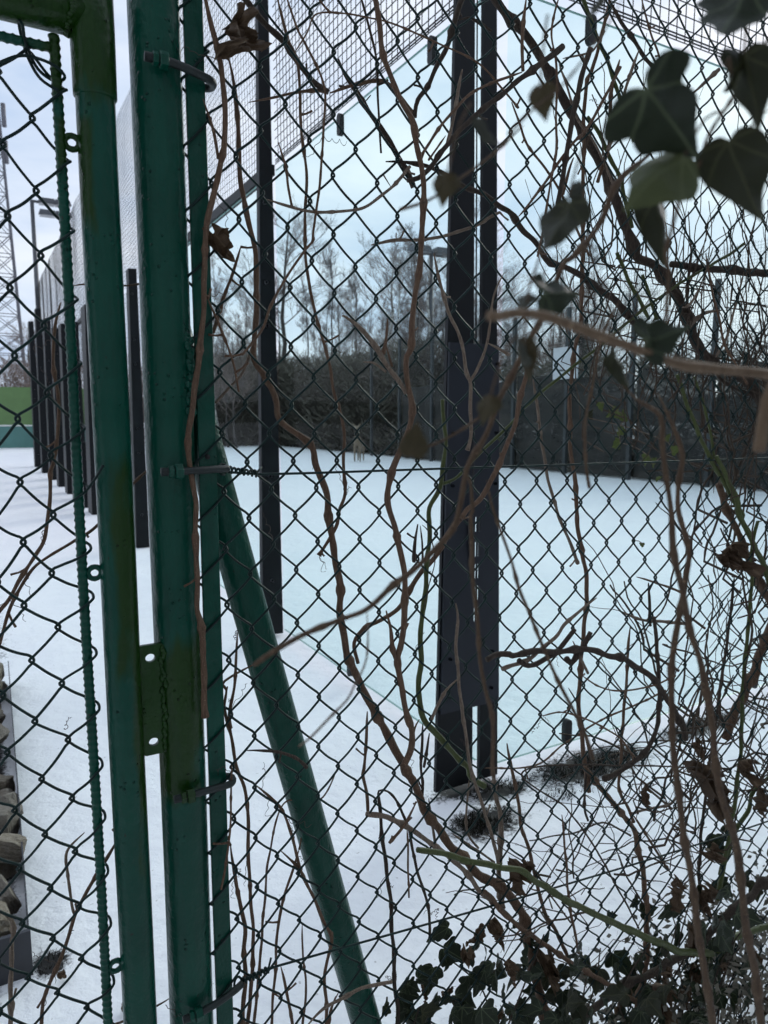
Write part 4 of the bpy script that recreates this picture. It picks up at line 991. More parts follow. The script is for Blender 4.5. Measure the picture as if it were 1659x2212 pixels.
 27:(-16,[(1143.2,2065.8),(1143.2,1996.8),(1143.2,1927.8),(1143.2,1858.8),(1145.5,1786.7),(1146.5,1714.9),(1147.3,1643.1),(1148.9,1571.1),(1150.7,1499.4),(1153.4,1427.9),(1156.3,1356.6),(1158.3,1285.5),(1157.5,1214.5),(1155.9,1143.4),(1155.7,1072.5),(1155.4,1001.8),(1154.9,931.3),(1154.1,860.8),(1153.1,790.6),(1151.5,720.7),(1149.9,650.8),(1148.8,580.3),(1147.2,510.3),(1145.9,441.1),(1145.8,372.2),(1145.8,303.2),(1145.8,234.2),(1145.8,165.2),(1145.8,96.2),(1145.8,27.2)]),
 28:(-15,[(1173.7,2031.4),(1173.7,1962.4),(1173.7,1893.4),(1174.9,1822.7),(1177.1,1750.6),(1177.8,1678.6),(1178.8,1606.4),(1180.1,1534.7),(1182.7,1463.4),(1186.4,1391.8),(1189.4,1320.6),(1190.6,1249.7),(1188.6,1178.5),(1187.4,1107.3),(1187.3,1036.4),(1186.9,965.7),(1186.4,895.2),(1185.6,824.7),(1184.5,754.4),(1183.2,684.3),(1181.6,614.2),(1179.9,544.3),(1177.8,474.5),(1177.8,405.5),(1177.8,336.5),(1177.8,267.5),(1177.8,198.5),(1177.8,129.5),(1177.8,60.5)]),
 29:(-16,[(1204.1,2066.0),(1204.1,1997.0),(1204.1,1928.0),(1204.1,1859.0),(1206.7,1786.7),(1208.4,1714.4),(1208.8,1642.1),(1209.9,1570.3),(1212.1,1499.4),(1215.8,1427.6),(1220.0,1355.7),(1222.1,1284.7),(1221.9,1213.7),(1219.4,1142.2),(1219.1,1071.1),(1218.9,1000.3),(1218.5,929.6),(1217.9,859.0),(1217.0,788.6),(1215.9,718.3),(1214.5,648.2),(1212.8,578.2),(1211.0,508.3),(1209.9,438.9),(1209.9,369.9),(1209.9,300.9),(1209.9,231.9),(1209.9,162.9),(1209.9,93.9),(1209.9,24.9)]),
 30:(-15,[(1234.5,2031.6),(1234.5,1962.6),(1234.5,1893.6),(1235.9,1822.9),(1238.5,1750.6),(1239.5,1678.5),(1240.2,1606.9),(1242.3,1535.7),(1245.0,1464.3),(1249.7,1391.4),(1253.1,1319.8),(1253.8,1248.7),(1252.2,1177.3),(1250.8,1105.9),(1250.8,1034.9),(1250.6,964.1),(1250.2,893.4),(1249.5,822.9),(1248.5,752.4),(1247.3,682.2),(1245.8,612.0),(1244.1,542.0),(1242.1,472.2),(1242.1,403.2),(1242.1,334.2),(1242.1,265.2),(1242.1,196.2),(1242.1,127.2),(1242.1,58.2)]),
 31:(-16,[(1264.9,2066.2),(1264.9,1997.2),(1264.9,1928.2),(1264.9,1859.2),(1267.8,1786.8),(1270.2,1714.6),(1270.9,1643.5),(1272.7,1572.1),(1275.1,1500.6),(1277.9,1428.2),(1283.3,1355.2),(1284.9,1283.8),(1284.6,1212.4),(1282.7,1140.8),(1282.6,1069.6),(1282.6,998.6),(1282.4,927.8),(1281.9,857.2),(1281.1,786.6),(1280.1,716.2),(1278.8,646.0),(1277.2,575.8),(1275.4,505.9),(1274.4,436.4),(1274.4,367.4),(1274.4,298.4),(1274.4,229.4),(1274.4,160.4),(1274.4,91.4),(1274.4,22.4)]),
 32:(-15,[(1295.8,2031.7),(1295.8,1962.7),(1295.8,1893.7),(1297.3,1823.0),(1300.1,1750.6),(1302.0,1678.9),(1303.0,1608.1),(1305.1,1536.7),(1307.4,1464.7),(1311.1,1391.4),(1314.6,1319.5),(1315.2,1248.1),(1313.9,1176.5),(1313.4,1105.1),(1313.6,1034.1),(1313.4,963.2),(1313.1,892.5),(1312.4,821.9),(1311.5,751.4),(1310.4,681.1),(1308.9,610.9),(1307.2,540.8),(1305.3,470.9),(1305.3,401.9),(1305.3,332.9),(1305.3,263.9),(1305.3,194.9),(1305.3,125.9),(1305.3,56.9)]),
 33:(-16,[(1326.7,2066.2),(1326.7,1997.2),(1326.7,1928.2),(1326.7,1859.2),(1329.6,1786.8),(1332.3,1714.5),(1334.1,1642.9),(1335.6,1571.8),(1337.7,1500.1),(1340.0,1427.4),(1342.8,1355.0),(1344.6,1283.6),(1344.5,1212.1),(1344.2,1140.7),(1344.4,1069.6),(1344.4,998.6),(1344.2,927.8),(1343.7,857.2),(1342.9,786.6),(1341.9,716.2),(1340.6,646.0),(1339.0,575.8),(1337.2,505.9),(1336.2,436.4),(1336.2,367.4),(1336.2,298.4),(1336.2,229.4),(1336.2,160.4),(1336.2,91.4),(1336.2,22.4)]),
 34:(-15,[(1357.6,2031.7),(1357.6,1962.7),(1357.6,1893.7),(1359.1,1823.0),(1361.9,1750.6),(1364.4,1678.3),(1366.5,1606.4),(1368.4,1534.6),(1370.3,1462.6),(1372.0,1390.7),(1373.5,1319.1),(1374.4,1247.6),(1374.8,1176.3),(1375.2,1105.1),(1375.4,1034.1),(1375.2,963.2),(1374.9,892.5),(1374.2,821.9),(1373.3,751.4),(1372.2,681.1),(1370.7,610.9),(1369.0,540.8),(1367.1,470.9),(1367.1,401.9),(1367.1,332.9),(1367.1,263.9),(1367.1,194.9),(1367.1,125.9),(1367.1,56.9)]),
 35:(-16,[(1388.5,2066.2),(1388.5,1997.2),(1388.5,1928.2),(1388.5,1859.2),(1391.4,1786.8),(1394.1,1714.4),(1396.5,1642.2),(1398.6,1570.2),(1400.5,1498.3),(1402.1,1426.5),(1403.5,1354.8),(1404.6,1283.3),(1405.4,1211.9),(1405.9,1140.7),(1406.2,1069.6),(1406.2,998.6),(1406.0,927.8),(1405.5,857.2),(1404.7,786.6),(1403.7,716.2),(1402.4,646.0),(1400.8,575.8),(1399.0,505.9),(1398.0,436.4),(1398.0,367.4),(1398.0,298.4),(1398.0,229.4),(1398.0,160.4),(1398.0,91.4),(1398.0,22.4)]),
 36:(-15,[(1419.4,2031.7),(1419.4,1962.7),(1419.4,1893.7),(1420.9,1823.0),(1423.7,1750.6),(1426.2,1678.3),(1428.5,1606.2),(1430.5,1534.2),(1432.3,1462.3),(1433.7,1390.6),(1435.0,1319.0),(1435.9,1247.6),(1436.6,1176.3),(1437.0,1105.1),(1437.2,1034.1),(1437.0,963.2),(1436.7,892.5),(1436.0,821.9),(1435.1,751.4),(1434.0,681.1),(1432.5,610.9),(1430.8,540.8),(1428.9,470.9),(1428.9,401.9),(1428.9,332.9),(1428.9,263.9),(1428.9,194.9),(1428.9,125.9),(1428.9,56.9)]),
 37:(-16,[(1450.3,2066.2),(1450.3,1997.2),(1450.3,1928.2),(1450.3,1859.2),(1453.2,1786.8),(1455.9,1714.4),(1458.3,1642.2),(1460.4,1570.2),(1462.3,1498.2),(1463.9,1426.4),(1465.3,1354.8),(1466.4,1283.3),(1467.2,1211.9),(1467.7,1140.7),(1468.0,1069.6),(1468.0,998.6),(1467.8,927.8),(1467.3,857.2),(1466.5,786.6),(1465.5,716.2),(1464.2,646.0),(1462.6,575.8),(1460.8,505.9),(1459.8,436.4),(1459.8,367.4),(1459.8,298.4),(1459.8,229.4),(1459.8,160.4),(1459.8,91.4),(1459.8,22.4)]),
 38:(-15,[(1481.2,2031.7),(1481.2,1962.7),(1481.2,1893.7),(1482.7,1823.0),(1485.5,1750.6),(1488.0,1678.3),(1490.3,1606.2),(1492.3,1534.2),(1494.1,1462.3),(1495.5,1390.6),(1496.8,1319.0),(1497.7,1247.6),(1498.4,1176.3),(1498.8,1105.1),(1499.0,1034.1),(1498.8,963.2),(1498.5,892.5),(1497.8,821.9),(1496.9,751.4),(1495.8,681.1),(1494.3,610.9),(1492.6,540.8),(1490.7,470.9),(1490.7,401.9),(1490.7,332.9),(1490.7,263.9),(1490.7,194.9),(1490.7,125.9),(1490.7,56.9)]),
 39:(-16,[(1512.1,2066.2),(1512.1,1997.2),(1512.1,1928.2),(1512.1,1859.2),(1515.0,1786.8),(1517.7,1714.4),(1520.1,1642.2),(1522.2,1570.2),(1524.1,1498.2),(1525.7,1426.4),(1527.1,1354.8),(1528.2,1283.3),(1529.0,1211.9),(1529.5,1140.7),(1529.8,1069.6),(1529.8,998.6),(1529.6,927.8),(1529.1,857.2),(1528.3,786.6),(1527.3,716.2),(1526.0,646.0),(1524.4,575.8),(1522.6,505.9),(1521.6,436.4),(1521.6,367.4),(1521.6,298.4),(1521.6,229.4),(1521.6,160.4),(1521.6,91.4),(1521.6,22.4)]),
 40:(-15,[(1543.0,2031.7),(1543.0,1962.7),(1543.0,1893.7),(1544.5,1823.0),(1547.3,1750.6),(1549.8,1678.3),(1552.1,1606.2),(1554.1,1534.2),(1555.9,1462.3),(1557.3,1390.6),(1558.6,1319.0),(1559.5,1247.6),(1560.2,1176.3),(1560.6,1105.1),(1560.8,1034.1),(1560.6,963.2),(1560.3,892.5),(1559.6,821.9),(1558.7,751.4),(1557.6,681.1),(1556.1,610.9),(1554.4,540.8),(1552.5,470.9),(1552.5,401.9),(1552.5,332.9),(1552.5,263.9),(1552.5,194.9),(1552.5,125.9),(1552.5,56.9)]),
 41:(-16,[(1573.9,2066.2),(1573.9,1997.2),(1573.9,1928.2),(1573.9,1859.2),(1576.8,1786.8),(1579.5,1714.4),(1581.9,1642.2),(1584.0,1570.2),(1585.9,1498.2),(1587.5,1426.4),(1588.9,1354.8),(1590.0,1283.3),(1590.8,1211.9),(1591.3,1140.7),(1591.6,1069.6),(1591.6,998.6),(1591.4,927.8),(1590.9,857.2),(1590.1,786.6),(1589.1,716.2),(1587.8,646.0),(1586.2,575.8),(1584.4,505.9),(1583.4,436.4),(1583.4,367.4),(1583.4,298.4),(1583.4,229.4),(1583.4,160.4),(1583.4,91.4),(1583.4,22.4)]),
 42:(-15,[(1604.8,2031.7),(1604.8,1962.7),(1604.8,1893.7),(1606.3,1823.0),(1609.1,1750.6),(1611.6,1678.3),(1613.9,1606.2),(1615.9,1534.2),(1617.7,1462.3),(1619.1,1390.6),(1620.4,1319.0),(1621.3,1247.6),(1622.0,1176.3),(1622.4,1105.1),(1622.6,1034.1),(1622.4,963.2),(1622.1,892.5),(1621.4,821.9),(1620.5,751.4),(1619.4,681.1),(1617.9,610.9),(1616.2,540.8),(1614.3,470.9),(1614.3,401.9),(1614.3,332.9),(1614.3,263.9),(1614.3,194.9),(1614.3,125.9),(1614.3,56.9)]),
 43:(-16,[(1635.7,2066.2),(1635.7,1997.2),(1635.7,1928.2),(1635.7,1859.2),(1638.6,1786.8),(1641.3,1714.4),(1643.7,1642.2),(1645.8,1570.2),(1647.7,1498.2),(1649.3,1426.4),(1650.7,1354.8),(1651.8,1283.3),(1652.6,1211.9),(1653.1,1140.7),(1653.4,1069.6),(1653.4,998.6),(1653.2,927.8),(1652.7,857.2),(1651.9,786.6),(1650.9,716.2),(1649.6,646.0),(1648.0,575.8),(1646.2,505.9),(1645.2,436.4),(1645.2,367.4),(1645.2,298.4),(1645.2,229.4),(1645.2,160.4),(1645.2,91.4),(1645.2,22.4)]),
 44:(-15,[(1666.6,2031.7),(1666.6,1962.7),(1666.6,1893.7),(1668.1,1823.0),(1670.9,1750.6),(1673.4,1678.3),(1675.7,1606.2),(1677.7,1534.2),(1679.5,1462.3),(1680.9,1390.6),(1682.2,1319.0),(1683.1,1247.6),(1683.8,1176.3),(1684.2,1105.1),(1684.4,1034.1),(1684.2,963.2),(1683.9,892.5),(1683.2,821.9),(1682.3,751.4),(1681.2,681.1),(1679.7,610.9),(1678.0,540.8),(1676.1,470.9),(1676.1,401.9),(1676.1,332.9),(1676.1,263.9),(1676.1,194.9),(1676.1,125.9),(1676.1,56.9)]),
}
GATE_P = [(68.1,1653.6),(67.7,1583.1),(68.4,1518.8),(67.4,1447.5),(66.5,1377.6),(66.7,1311.1),(65.4,1246.3),(60.4,1182.0),(63.3,1120.6),(63.8,1055.4),(66.7,988.2),(67.1,917.4),(67.0,851.7),(67.6,782.4),(66.8,715.1),(69.5,650.1)]
GATE_Q = [(39.9,1623.4),(39.9,1554.4),(37.7,1483.6),(37.9,1415.2),(37.0,1349.9),(35.3,1283.2),(34.5,1218.6),(31.2,1149.3),(35.2,1087.1),(34.3,1017.2),(37.4,948.5),(36.9,881.8),(38.8,814.8),(37.9,752.2),(39.1,682.5)]
GATE_W = [(95.8,1687.4),(96.6,1617.3),(96.6,1547.8),(97.5,1477.5),(97.9,1410.3),(97.5,1340.6),(96.6,1274.6),(94.8,1207.4),(95.2,1151.7),(95.3,1086.1),(95.4,1020.9),(97.1,952.0),(96.5,887.2),(96.7,818.7),(96.9,750.8),(95.1,674.0)]

# ------------------------------------------------------------------ the setting
def ground_mesh():
    mb = MB()
    xs = [-400, -120, -40, -15, -6] + [-3 + 0.25 * i for i in range(33)] + [6, 8, 11, 15, 25, 50, 120, 400]
    ys = [-200, -60, -20, -6] + [-2 + 0.25 * i for i in range(49)] + [11, 13, 16, 20, 25, 30, 40, 60, 120, 300, 800]
    for y in ys:
        for x in xs:
            near = max(0.0, 1 - max(abs(x - 1), abs(y - 3)) / 6)
            z = 0.035 * near * noise.noise((x * 1.3, y * 1.3, 0)) - 0.02 * near
            mb.v.append((x, y, z))
    nx = len(xs)
    for j in range(len(ys) - 1):
        for i in range(nx - 1):
            a = j * nx + i
            mb.f.append((a, a + 1, a + nx + 1, a + nx))
    return mb
tag(ground_mesh().build('ground', 'snow'), 'snow covered ground with dark melted patches', None, kind='structure')

# far wooded rise that closes the horizon
mb = MB()
N = 72
for ring, (rad, z) in enumerate(((240, -1), (252, 1), (300, 1))):
    for k in range(N):
        a = 2 * math.pi * k / N
        h = z if ring == 0 else z * (7 + 4.0 * noise.noise((math.cos(a) * 4, math.sin(a) * 4, ring)))
        mb.v.append((rad * math.sin(a), rad * math.cos(a), h))
for r_ in range(2):
    for k in range(N):
        k2 = (k + 1) % N
        mb.f.append((r_ * N + k, r_ * N + k2, (r_ + 1) * N + k2, (r_ + 1) * N + k))
tag(mb.build('hills', 'hill_wood'), 'low wooded rise on the horizon', None, kind='structure')

# ------------------------------------------------------------------ glazed court
AX, BY = 1.61, 1.22           # side wall plane x = AX, end wall plane y = BY
GT = 2.80                     # top of the glass
court = empty('glass_court', (AX, BY, 0))
tag(court, 'glass walled court with anthracite posts and wire mesh above the glass', 'court')
def cbuild(mb, name, mat, smooth=False, kind=None):
    for i, p in enumerate(mb.v):
        mb.v[i] = (p[0] - AX, p[1] - BY, p[2])
    o = mb.build(name, mat, court, smooth)
    if kind:
        o['kind'] = kind
    return o
def sub(parent, mb, name, mat, smooth=False):
    for i, p in enumerate(mb.v):
        mb.v[i] = (p[0] - AX, p[1] - BY, p[2])
    return mb.build(name, mat, parent, smooth)

# corner: a tapered fin of the side wall, a square post of the end wall and a plate that ties them
mb = MB()
mb.quadbox([(1.368, 1.20, 0), (1.532, 1.20, 0), (1.532, 1.216, 0), (1.368, 1.216, 0), (1.440, 1.20, 4.0), (1.466, 1.20, 4.0), (1.466, 1.216, 4.0), (1.440, 1.216, 4.0)])
fin = cbuild(mb, 'corner_fin', 'anthracite')
mb = MB()
mb.quadbox([(1.564, 1.20, 0), (1.650, 1.20, 0), (1.650, 1.216, 0), (1.564, 1.216, 0), (1.508, 1.20, 4.0), (1.545, 1.20, 4.0), (1.545, 1.216, 4.0), (1.508, 1.216, 4.0)])
corner_post = cbuild(mb, 'corner_post', 'anthracite')
slots = [rrect(x - 0.005, x + 0.005, z, z + 0.055, 0.003, 2) for z in (0.62, 0.70, 0.78, 0.86, 0.95) for x in (1.522, 1.535)]
plate = flat_shape('corner_plate', [[(1.380, 0.30), (1.640, 0.30), (1.606, 1.605), (1.398, 1.605)]] + slots, 0.009, 'anthracite_face', court)
plate.matrix_basis = Matrix.Translation((-AX, 1.1925 - BY, 0)) @ Matrix.Rotation(R(90), 4, 'X')
for kx in (1.508, 1.520):
    mb = MB(); mb.rod((kx + 0.012, 1.222, 1.62), (kx - 0.025, 1.222, 4.0), 0.0028, 6)
    cbuild(mb, 'tension_cable', 'wire_black', True)
mb = MB()
mb.tube(spline([(1.50, 1.183, 1.30), (1.49, 1.17, 1.12), (1.487, 1.18, 0.95), (1.50, 1.19, 0.80)], 0.02)[0], 0.005, 6)
cbuild(mb, 'cable', 'rubber', True)
for z in (0.36, 0.50, 1.12, 1.30, 1.54):
    for x in (1.415, 1.600):
        mb = MB(); mb.rod((x, 1.190, z), (x, 1.181, z), 0.006, 8)
        cbuild(mb, 'bolt', 'anthracite', True)

# posts of the side wall, wider at the foot, bolted
POSTS = [(3.32, 4.1, 1.0), (6.92, 2.85, 1.0), (9.95, 2.9, 0.9), (11.95, 2.9, 0.9), (13.15, 3.0, 0.9), (14.75, 3.1, 0.9), (16.6, 3.5, 0.9), (18.9, 4.0, 0.9), (21.5, 4.0, 1.0)]
for (py, h, s) in POSTS:
    x0, wb = (1.473, 0.135) if py < 5 else ((1.375, 0.135) if py < 8 else (1.33, 0.20))
    t_ = h / 4.1
    dp = 0.05 if py < 5 else (0.14 if py < 8 else 0.42)
    xa, xb = x0 + 0.060 * t_, x0 + wb - 0.021 * t_
    mb = MB()
    # a folded steel fin, broader at the foot
    mb.quadbox([(x0, py, 0), (x0 + wb, py, 0), (x0 + wb, py + dp, 0), (x0, py + dp, 0), (xa, py, h), (xb, py, h), (xb, py + dp, h), (xa, py + dp, h)])
    po = cbuild(mb, 'post', 'anthracite')
    for z in (0.35, 1.0, 1.25, 1.9, 2.15, 2.6):
        if z < h - 0.1:
            mb = MB(); mb.rod((x0 + wb * 0.5, py + 0.001, z), (x0 + wb * 0.5, py - 0.014, z), 0.011, 8)
            sub(po, mb, 'bolt', 'bolt_zinc', True)
            mb.v.clear()
# low kick panel beside a post
mb = MB(); mb.box(1.34, 1.44, 10.85, 11.0, 0, 1.0)
cbuild(mb, 'low_post', 'anthracite')

def glass(x0, x1, y0, y1, z0, z1):
    mb = MB(); mb.box(x0, x1, y0, y1, z0, z1)
    g = cbuild(mb, 'glass_panel', 'court_glass')
    g.data.materials.append(M['glass_edge'])
    ax = 0 if (x1 - x0) < (y1 - y0) else 1
    for p in g.data.polygons:
        if abs(p.normal[2]) > 0.5:
            p.material_index = 1
    return g
panels = []
for (a, b_) in ((1.285, 3.30), (3.42, 5.15), (5.17, 6.90)):
    panels.append(glass(AX - 0.006, AX + 0.006, a, b_, 0.03, GT - 0.015))
for k in range(5):
    panels.append(glass(1.655 + 2.0 * k, 1.650 + 2.0 * k + 1.985, BY + 0.004, BY + 0.016, 0.03, GT - 0.015))
def clip(parent, face, p, q):
    """Rounded rubber clamp holding a pane."""
    o = flat_shape('clamp', [rrect(-0.018, 0.018, -0.050, 0.050, 0.017, 5)], 0.022, 'rubber', parent)
    rot = Matrix.Rotation(R(90), 4, 'X')
    if face == 'x':
        rot = Matrix.Rotation(R(90), 4, 'Z') @ rot
    o.matrix_basis = Matrix.Translation((p[0] - AX, p[1] - BY, p[2])) @ rot
for y in (1.62, 2.42):
    clip(panels[0], 'x', (AX - 0.012, y, GT - 0.06), 0)
for x in (2.02, 3.25):
    clip(panels[3], 'y', (x, BY + 0.0, GT - 0.06), 0)
    clip(panels[3], 'y', (x, BY + 0.0, 0.085), 0)
clip(panels[0], 'x', (AX - 0.012, 2.35, 0.08), 0)

def weldmesh(axis, fixed, a0, a1, z0, z1, sa, sz, r, slant=0.0):
    mb = MB()
    k = 0
    a = a0
    while a <= a1 + 1e-6:
        p, q = ((fixed, a, z0), (fixed, a, z1)) if axis == 'y' else ((a, fixed, z0), (a, fixed, z1))
        mb.rod(p, q, r, 4)
        a += sa
    z = z0
    while z <= z1 + 1e-6:
        p, q = ((fixed - r, a0, z), (fixed - r, a1, z)) if axis == 'y' else ((a0, fixed - r, z), (a1, fixed - r, z))
        mb.rod(p, q, r, 4)
        z += sz
    return mb
mesh_panel = cbuild(weldmesh('y', AX, 1.29, 3.31, GT + 0.02, 4.0, 0.047, 0.047, 0.0021), 'mesh_panel', 'wire_black', kind='stuff')
cbuild(weldmesh('x', BY + 0.01, 1.65, 11.5, GT + 0.02, 4.0, 0.049, 0.049, 0.0021), 'mesh_panel', 'wire_black', kind='stuff')
for zz in (GT + 0.032, GT + 0.044):      # doubled edge wires of the mesh
    mb = MB(); mb.rod((AX, 1.29, zz), (AX, 3.31, zz), 0.003, 4)
    cbuild(mb, 'edge_wire', 'wire_black')
    mb = MB(); mb.rod((1.65, BY + 0.008, zz), (11.5, BY + 0.008, zz), 0.003, 4)
    cbuild(mb, 'edge_wire', 'wire_black')
mb = MB(); mb.box(AX - 0.02, AX + 0.03, 3.40, 6.92, GT - 0.01, GT + 0.05)
cbuild(mb, 'top_rail', 'anthracite')
# soft net above the rail
def net(x, y0, y1, z0, z1, c, r):
    mb = MB()
    n = int((y1 - y0) / c)
    for k in range(n + 1):
        y = y0 + k * c
        pts = [(x + 0.02 * noise.noise((y * 1.5, z * 1.2, 3)), y + 0.012 * noise.noise((y * 3, z * 2.5, 1)), z) for z in [z0 + (z1 - z0) * j / 6 for j in range(7)]]
        mb.tube(pts, r, 3, False)
    nz = int((z1 - z0) / c)
    for k in range(nz + 1):
        z = z0 + k * c
        pts = [(x + 0.02 * noise.noise((y * 1.5, z * 1.2, 3)), y, z + 0.014 * noise.noise((y * 2.2, z * 3, 5))) for y in [y0 + (y1 - y0) * j / 40 for j in range(41)]]
        mb.tube(pts, r, 3, False)
    return mb
cbuild(net(AX, 3.42, 9.9, GT + 0.06, 4.78, 0.047, 0.0016), 'netting', 'wire_black', kind='stuff')
cbuild(net(AX, 9.95, 21.5, 0.05, 4.85, 0.075, 0.0026), 'netting', 'wire_black', kind='stuff')
cbuild(net(AX, 7.0, 9.9, 0.05, 2.8, 0.05, 0.0016), 'netting', 'wire_black', kind='stuff')
for (ya, yb) in ((9.95, 21.5),):
    mb = MB(); mb.box(AX - 0.03, AX + 0.03, ya, yb, 2.95, 3.0)
    cbuild(mb, 'top_rail', 'anthracite')

# ------------------------------------------------------------------ far side fence of the court
FX = 12.6
far = empty('screen_fence', (FX, 0, 0))
tag(far, 'dark windscreen fence with netting above, closing the far side of the court', 'fence')
def fbuild(mb, name, mat, smooth=False, parent=None, kind=None):
    for i, p in enumerate(mb.v):
        mb.v[i] = (p[0] - FX, p[1], p[2])
    o = mb.build(name, mat, parent or far, smooth)
    if kind:
        o['kind'] = kind
    return o
y = -1.6
k = 0
while y < 22.5:
    mb = MB(); mb.box(FX - 0.11, FX - 0.03, y - 0.045, y + 0.045, 0, 4.0)
    fbuild(mb, 'post', 'screen_post')
    if y < 19.5:
        mb = MB()                        # a sagging sheet of cloth between two posts
        h = 2.42 + 0.15 * noise.noise((y, 3, 0))
        for j in range(9):
            for i in range(2):
                yy = y + 0.07 + (1.86) * j / 8
                mb.v.append((FX + 0.02 * math.sin(j * 1.9 + k), yy, (0.05, h - 0.05 * math.sin(math.pi * j / 8))[i]))
        for j in range(8):
            mb.f.append((2 * j, 2 * j + 2, 2 * j + 3, 2 * j + 1))
        fbuild(mb, 'windscreen_cloth', 'windscreen')
    y += 2.0
    k += 1
fbuild(weldmesh('y', FX + 0.04, -1.6, 20.4, 2.45, 4.6, 0.06, 0.06, 0.0026), 'netting', 'wire_black', kind='stuff')
nb = flat_shape('notice_board', [rrect(-0.42, 0.42, -0.38, 0.38, 0.02, 3)], 0.02, 'notice_white')
nb.matrix_basis = Matrix.Translation((FX - 0.16, 12.38, 2.68)) @ Matrix.Rotation(R(-90), 4, 'Z') @ Matrix.Rotation(R(90), 4, 'X')
tag(nb, 'small white notice hanging on the dark far fence', 'sign')
for (u, w_) in ((-0.12, -0.17), (0.14, -0.19)):
    mb = MB(); mb.box(u - 0.10, u + 0.10, w_ - 0.025, w_ + 0.025, 0.0105, 0.013)
    o = mb.build('printed_line', 'lamp_metal', nb, False)

# practice wall at the far left
pw = empty('practice_wall', (3.0, 36.9, 0))
tag(pw, 'long green board wall with teal base and white line, far left', 'wall')
for (name, mat, z0, z1, y0) in (('lower_board', 'teal_board', 0, 1.0, 0), ('upper_board', 'green_board', 1.06, 2.8, 0), ('white_line', 'white_paint', 1.0, 1.06, -0.01)):
    for k in range(4):
        mb = MB(); mb.box(-9.6 + 3.0 * k, -9.6 + 3.0 * k + 2.985, y0, 0.12, z0, z1)
        mb.build(name, mat, pw, False)

# flood lights
def floodlight(name, label, x, y, h, heads):
    t = empty(name, (x, y, 0))
    tag(t, label, 'lamp')
    mb = MB(); mb.tube([(0, 0, 0), (0, 0, h * 0.5), (0, 0, h)], [0.13, 0.11, 0.08], 10)
    mb.build('pole', 'lamp_metal', t)
    mb = MB(); mb.box(min(0, min(q[0] for q in heads)) - 0.05, max(0, max(q[0] for q in heads)) + 0.05, -0.05, 0.05, h - 0.1, h)
    mb.build('cross_arm', 'lamp_metal', t, False)
    for (dx, dz) in heads:
        mb = MB(); mb.quadbox([(dx - 0.36, -0.25, h + dz - 0.10), (dx + 0.36, -0.25, h + dz - 0.10), (dx + 0.36, 0.30, h + dz - 0.02), (dx - 0.36, 0.30, h + dz - 0.02),
                               (dx - 0.30, -0.20, h + dz + 0.12), (dx + 0.30, -0.20, h + dz + 0.12), (dx + 0.30, 0.20, h + dz + 0.10), (dx - 0.30, 0.20, h + dz + 0.10)])
        hd = mb.build('lamp_head', 'lamp_metal', t, False)
        mb = MB(); mb.box(dx - 0.31, dx + 0.31, -0.20, 0.24, h + dz - 0.125, h + dz - 0.105)
        mb.build('lens', 'lamp_glass', hd, False)
floodlight('floodlight', 'tall lamp post with double floodlights beside the lattice mast', 2.72, 36.0, 11.0, [(0.6, 0.0), (1.25, 0.0), (0.6, -0.5), (1.25, -0.5)])
floodlight('floodlight', 'grey lamp post with two flat heads seen through the glass wall', 14.4, 21.4, 7.2, [(-0.45, 0.05), (0.45, 0.05)])

# lattice mast at the left edge
mx_ = empty('lattice_mast', (3.3, 85, 0))
tag(mx_, 'grey steel lattice mast with antennas at the left edge', 'mast')
MH = 34.0
mb = MB()
for sx in (-1, 1):
    for sy in (-1, 1):
        mb.rod((sx * 1.6, sy * 1.6, 0), (sx * 0.42, sy * 0.42, MH), 0.10, 5)
mb.build('legs_frame', 'mast_steel', mx_, False)
mb = MB()
nb_ = 17
for k in range(nb_):
    za, zb = MH * k / nb_, MH * (k + 1) / nb_
    ra, rb = 1.6 - 1.18 * k / nb_, 1.6 - 1.18 * (k + 1) / nb_
    cs = [(-1, -1), (1, -1), (1, 1), (-1, 1)]
    for i in range(4):
        p, q = cs[i], cs[(i + 1) % 4]
        mb.rod((p[0] * ra, p[1] * ra, za), (q[0] * rb, q[1] * rb, zb), 0.05, 4)
        mb.rod((q[0] * ra, q[1] * ra, za), (p[0] * rb, p[1] * rb, zb), 0.05, 4)
        mb.rod((p[0] * rb, p[1] * rb, zb), (q[0] * rb, q[1] * rb, zb), 0.05, 4)
mb.build('bracing', 'mast_steel', mx_, False)
for (dx, z) in ((0.9, MH - 2.5), (-0.9, MH - 3), (0.9, MH - 6), (-0.8, MH - 6.5)):
    mb = MB(); mb.tube([(dx, -0.5, z - 1.1), (dx, -0.5, z + 1.1)], 0.22, 8)
    mb.build('antenna', 'mast_steel', mx_)
mb = MB(); mb.rod((0.3, 0, MH - 1), (0.3, 0, MH + 5), 0.06, 5)
mb.build('whip_antenna', 'mast_steel', mx_)

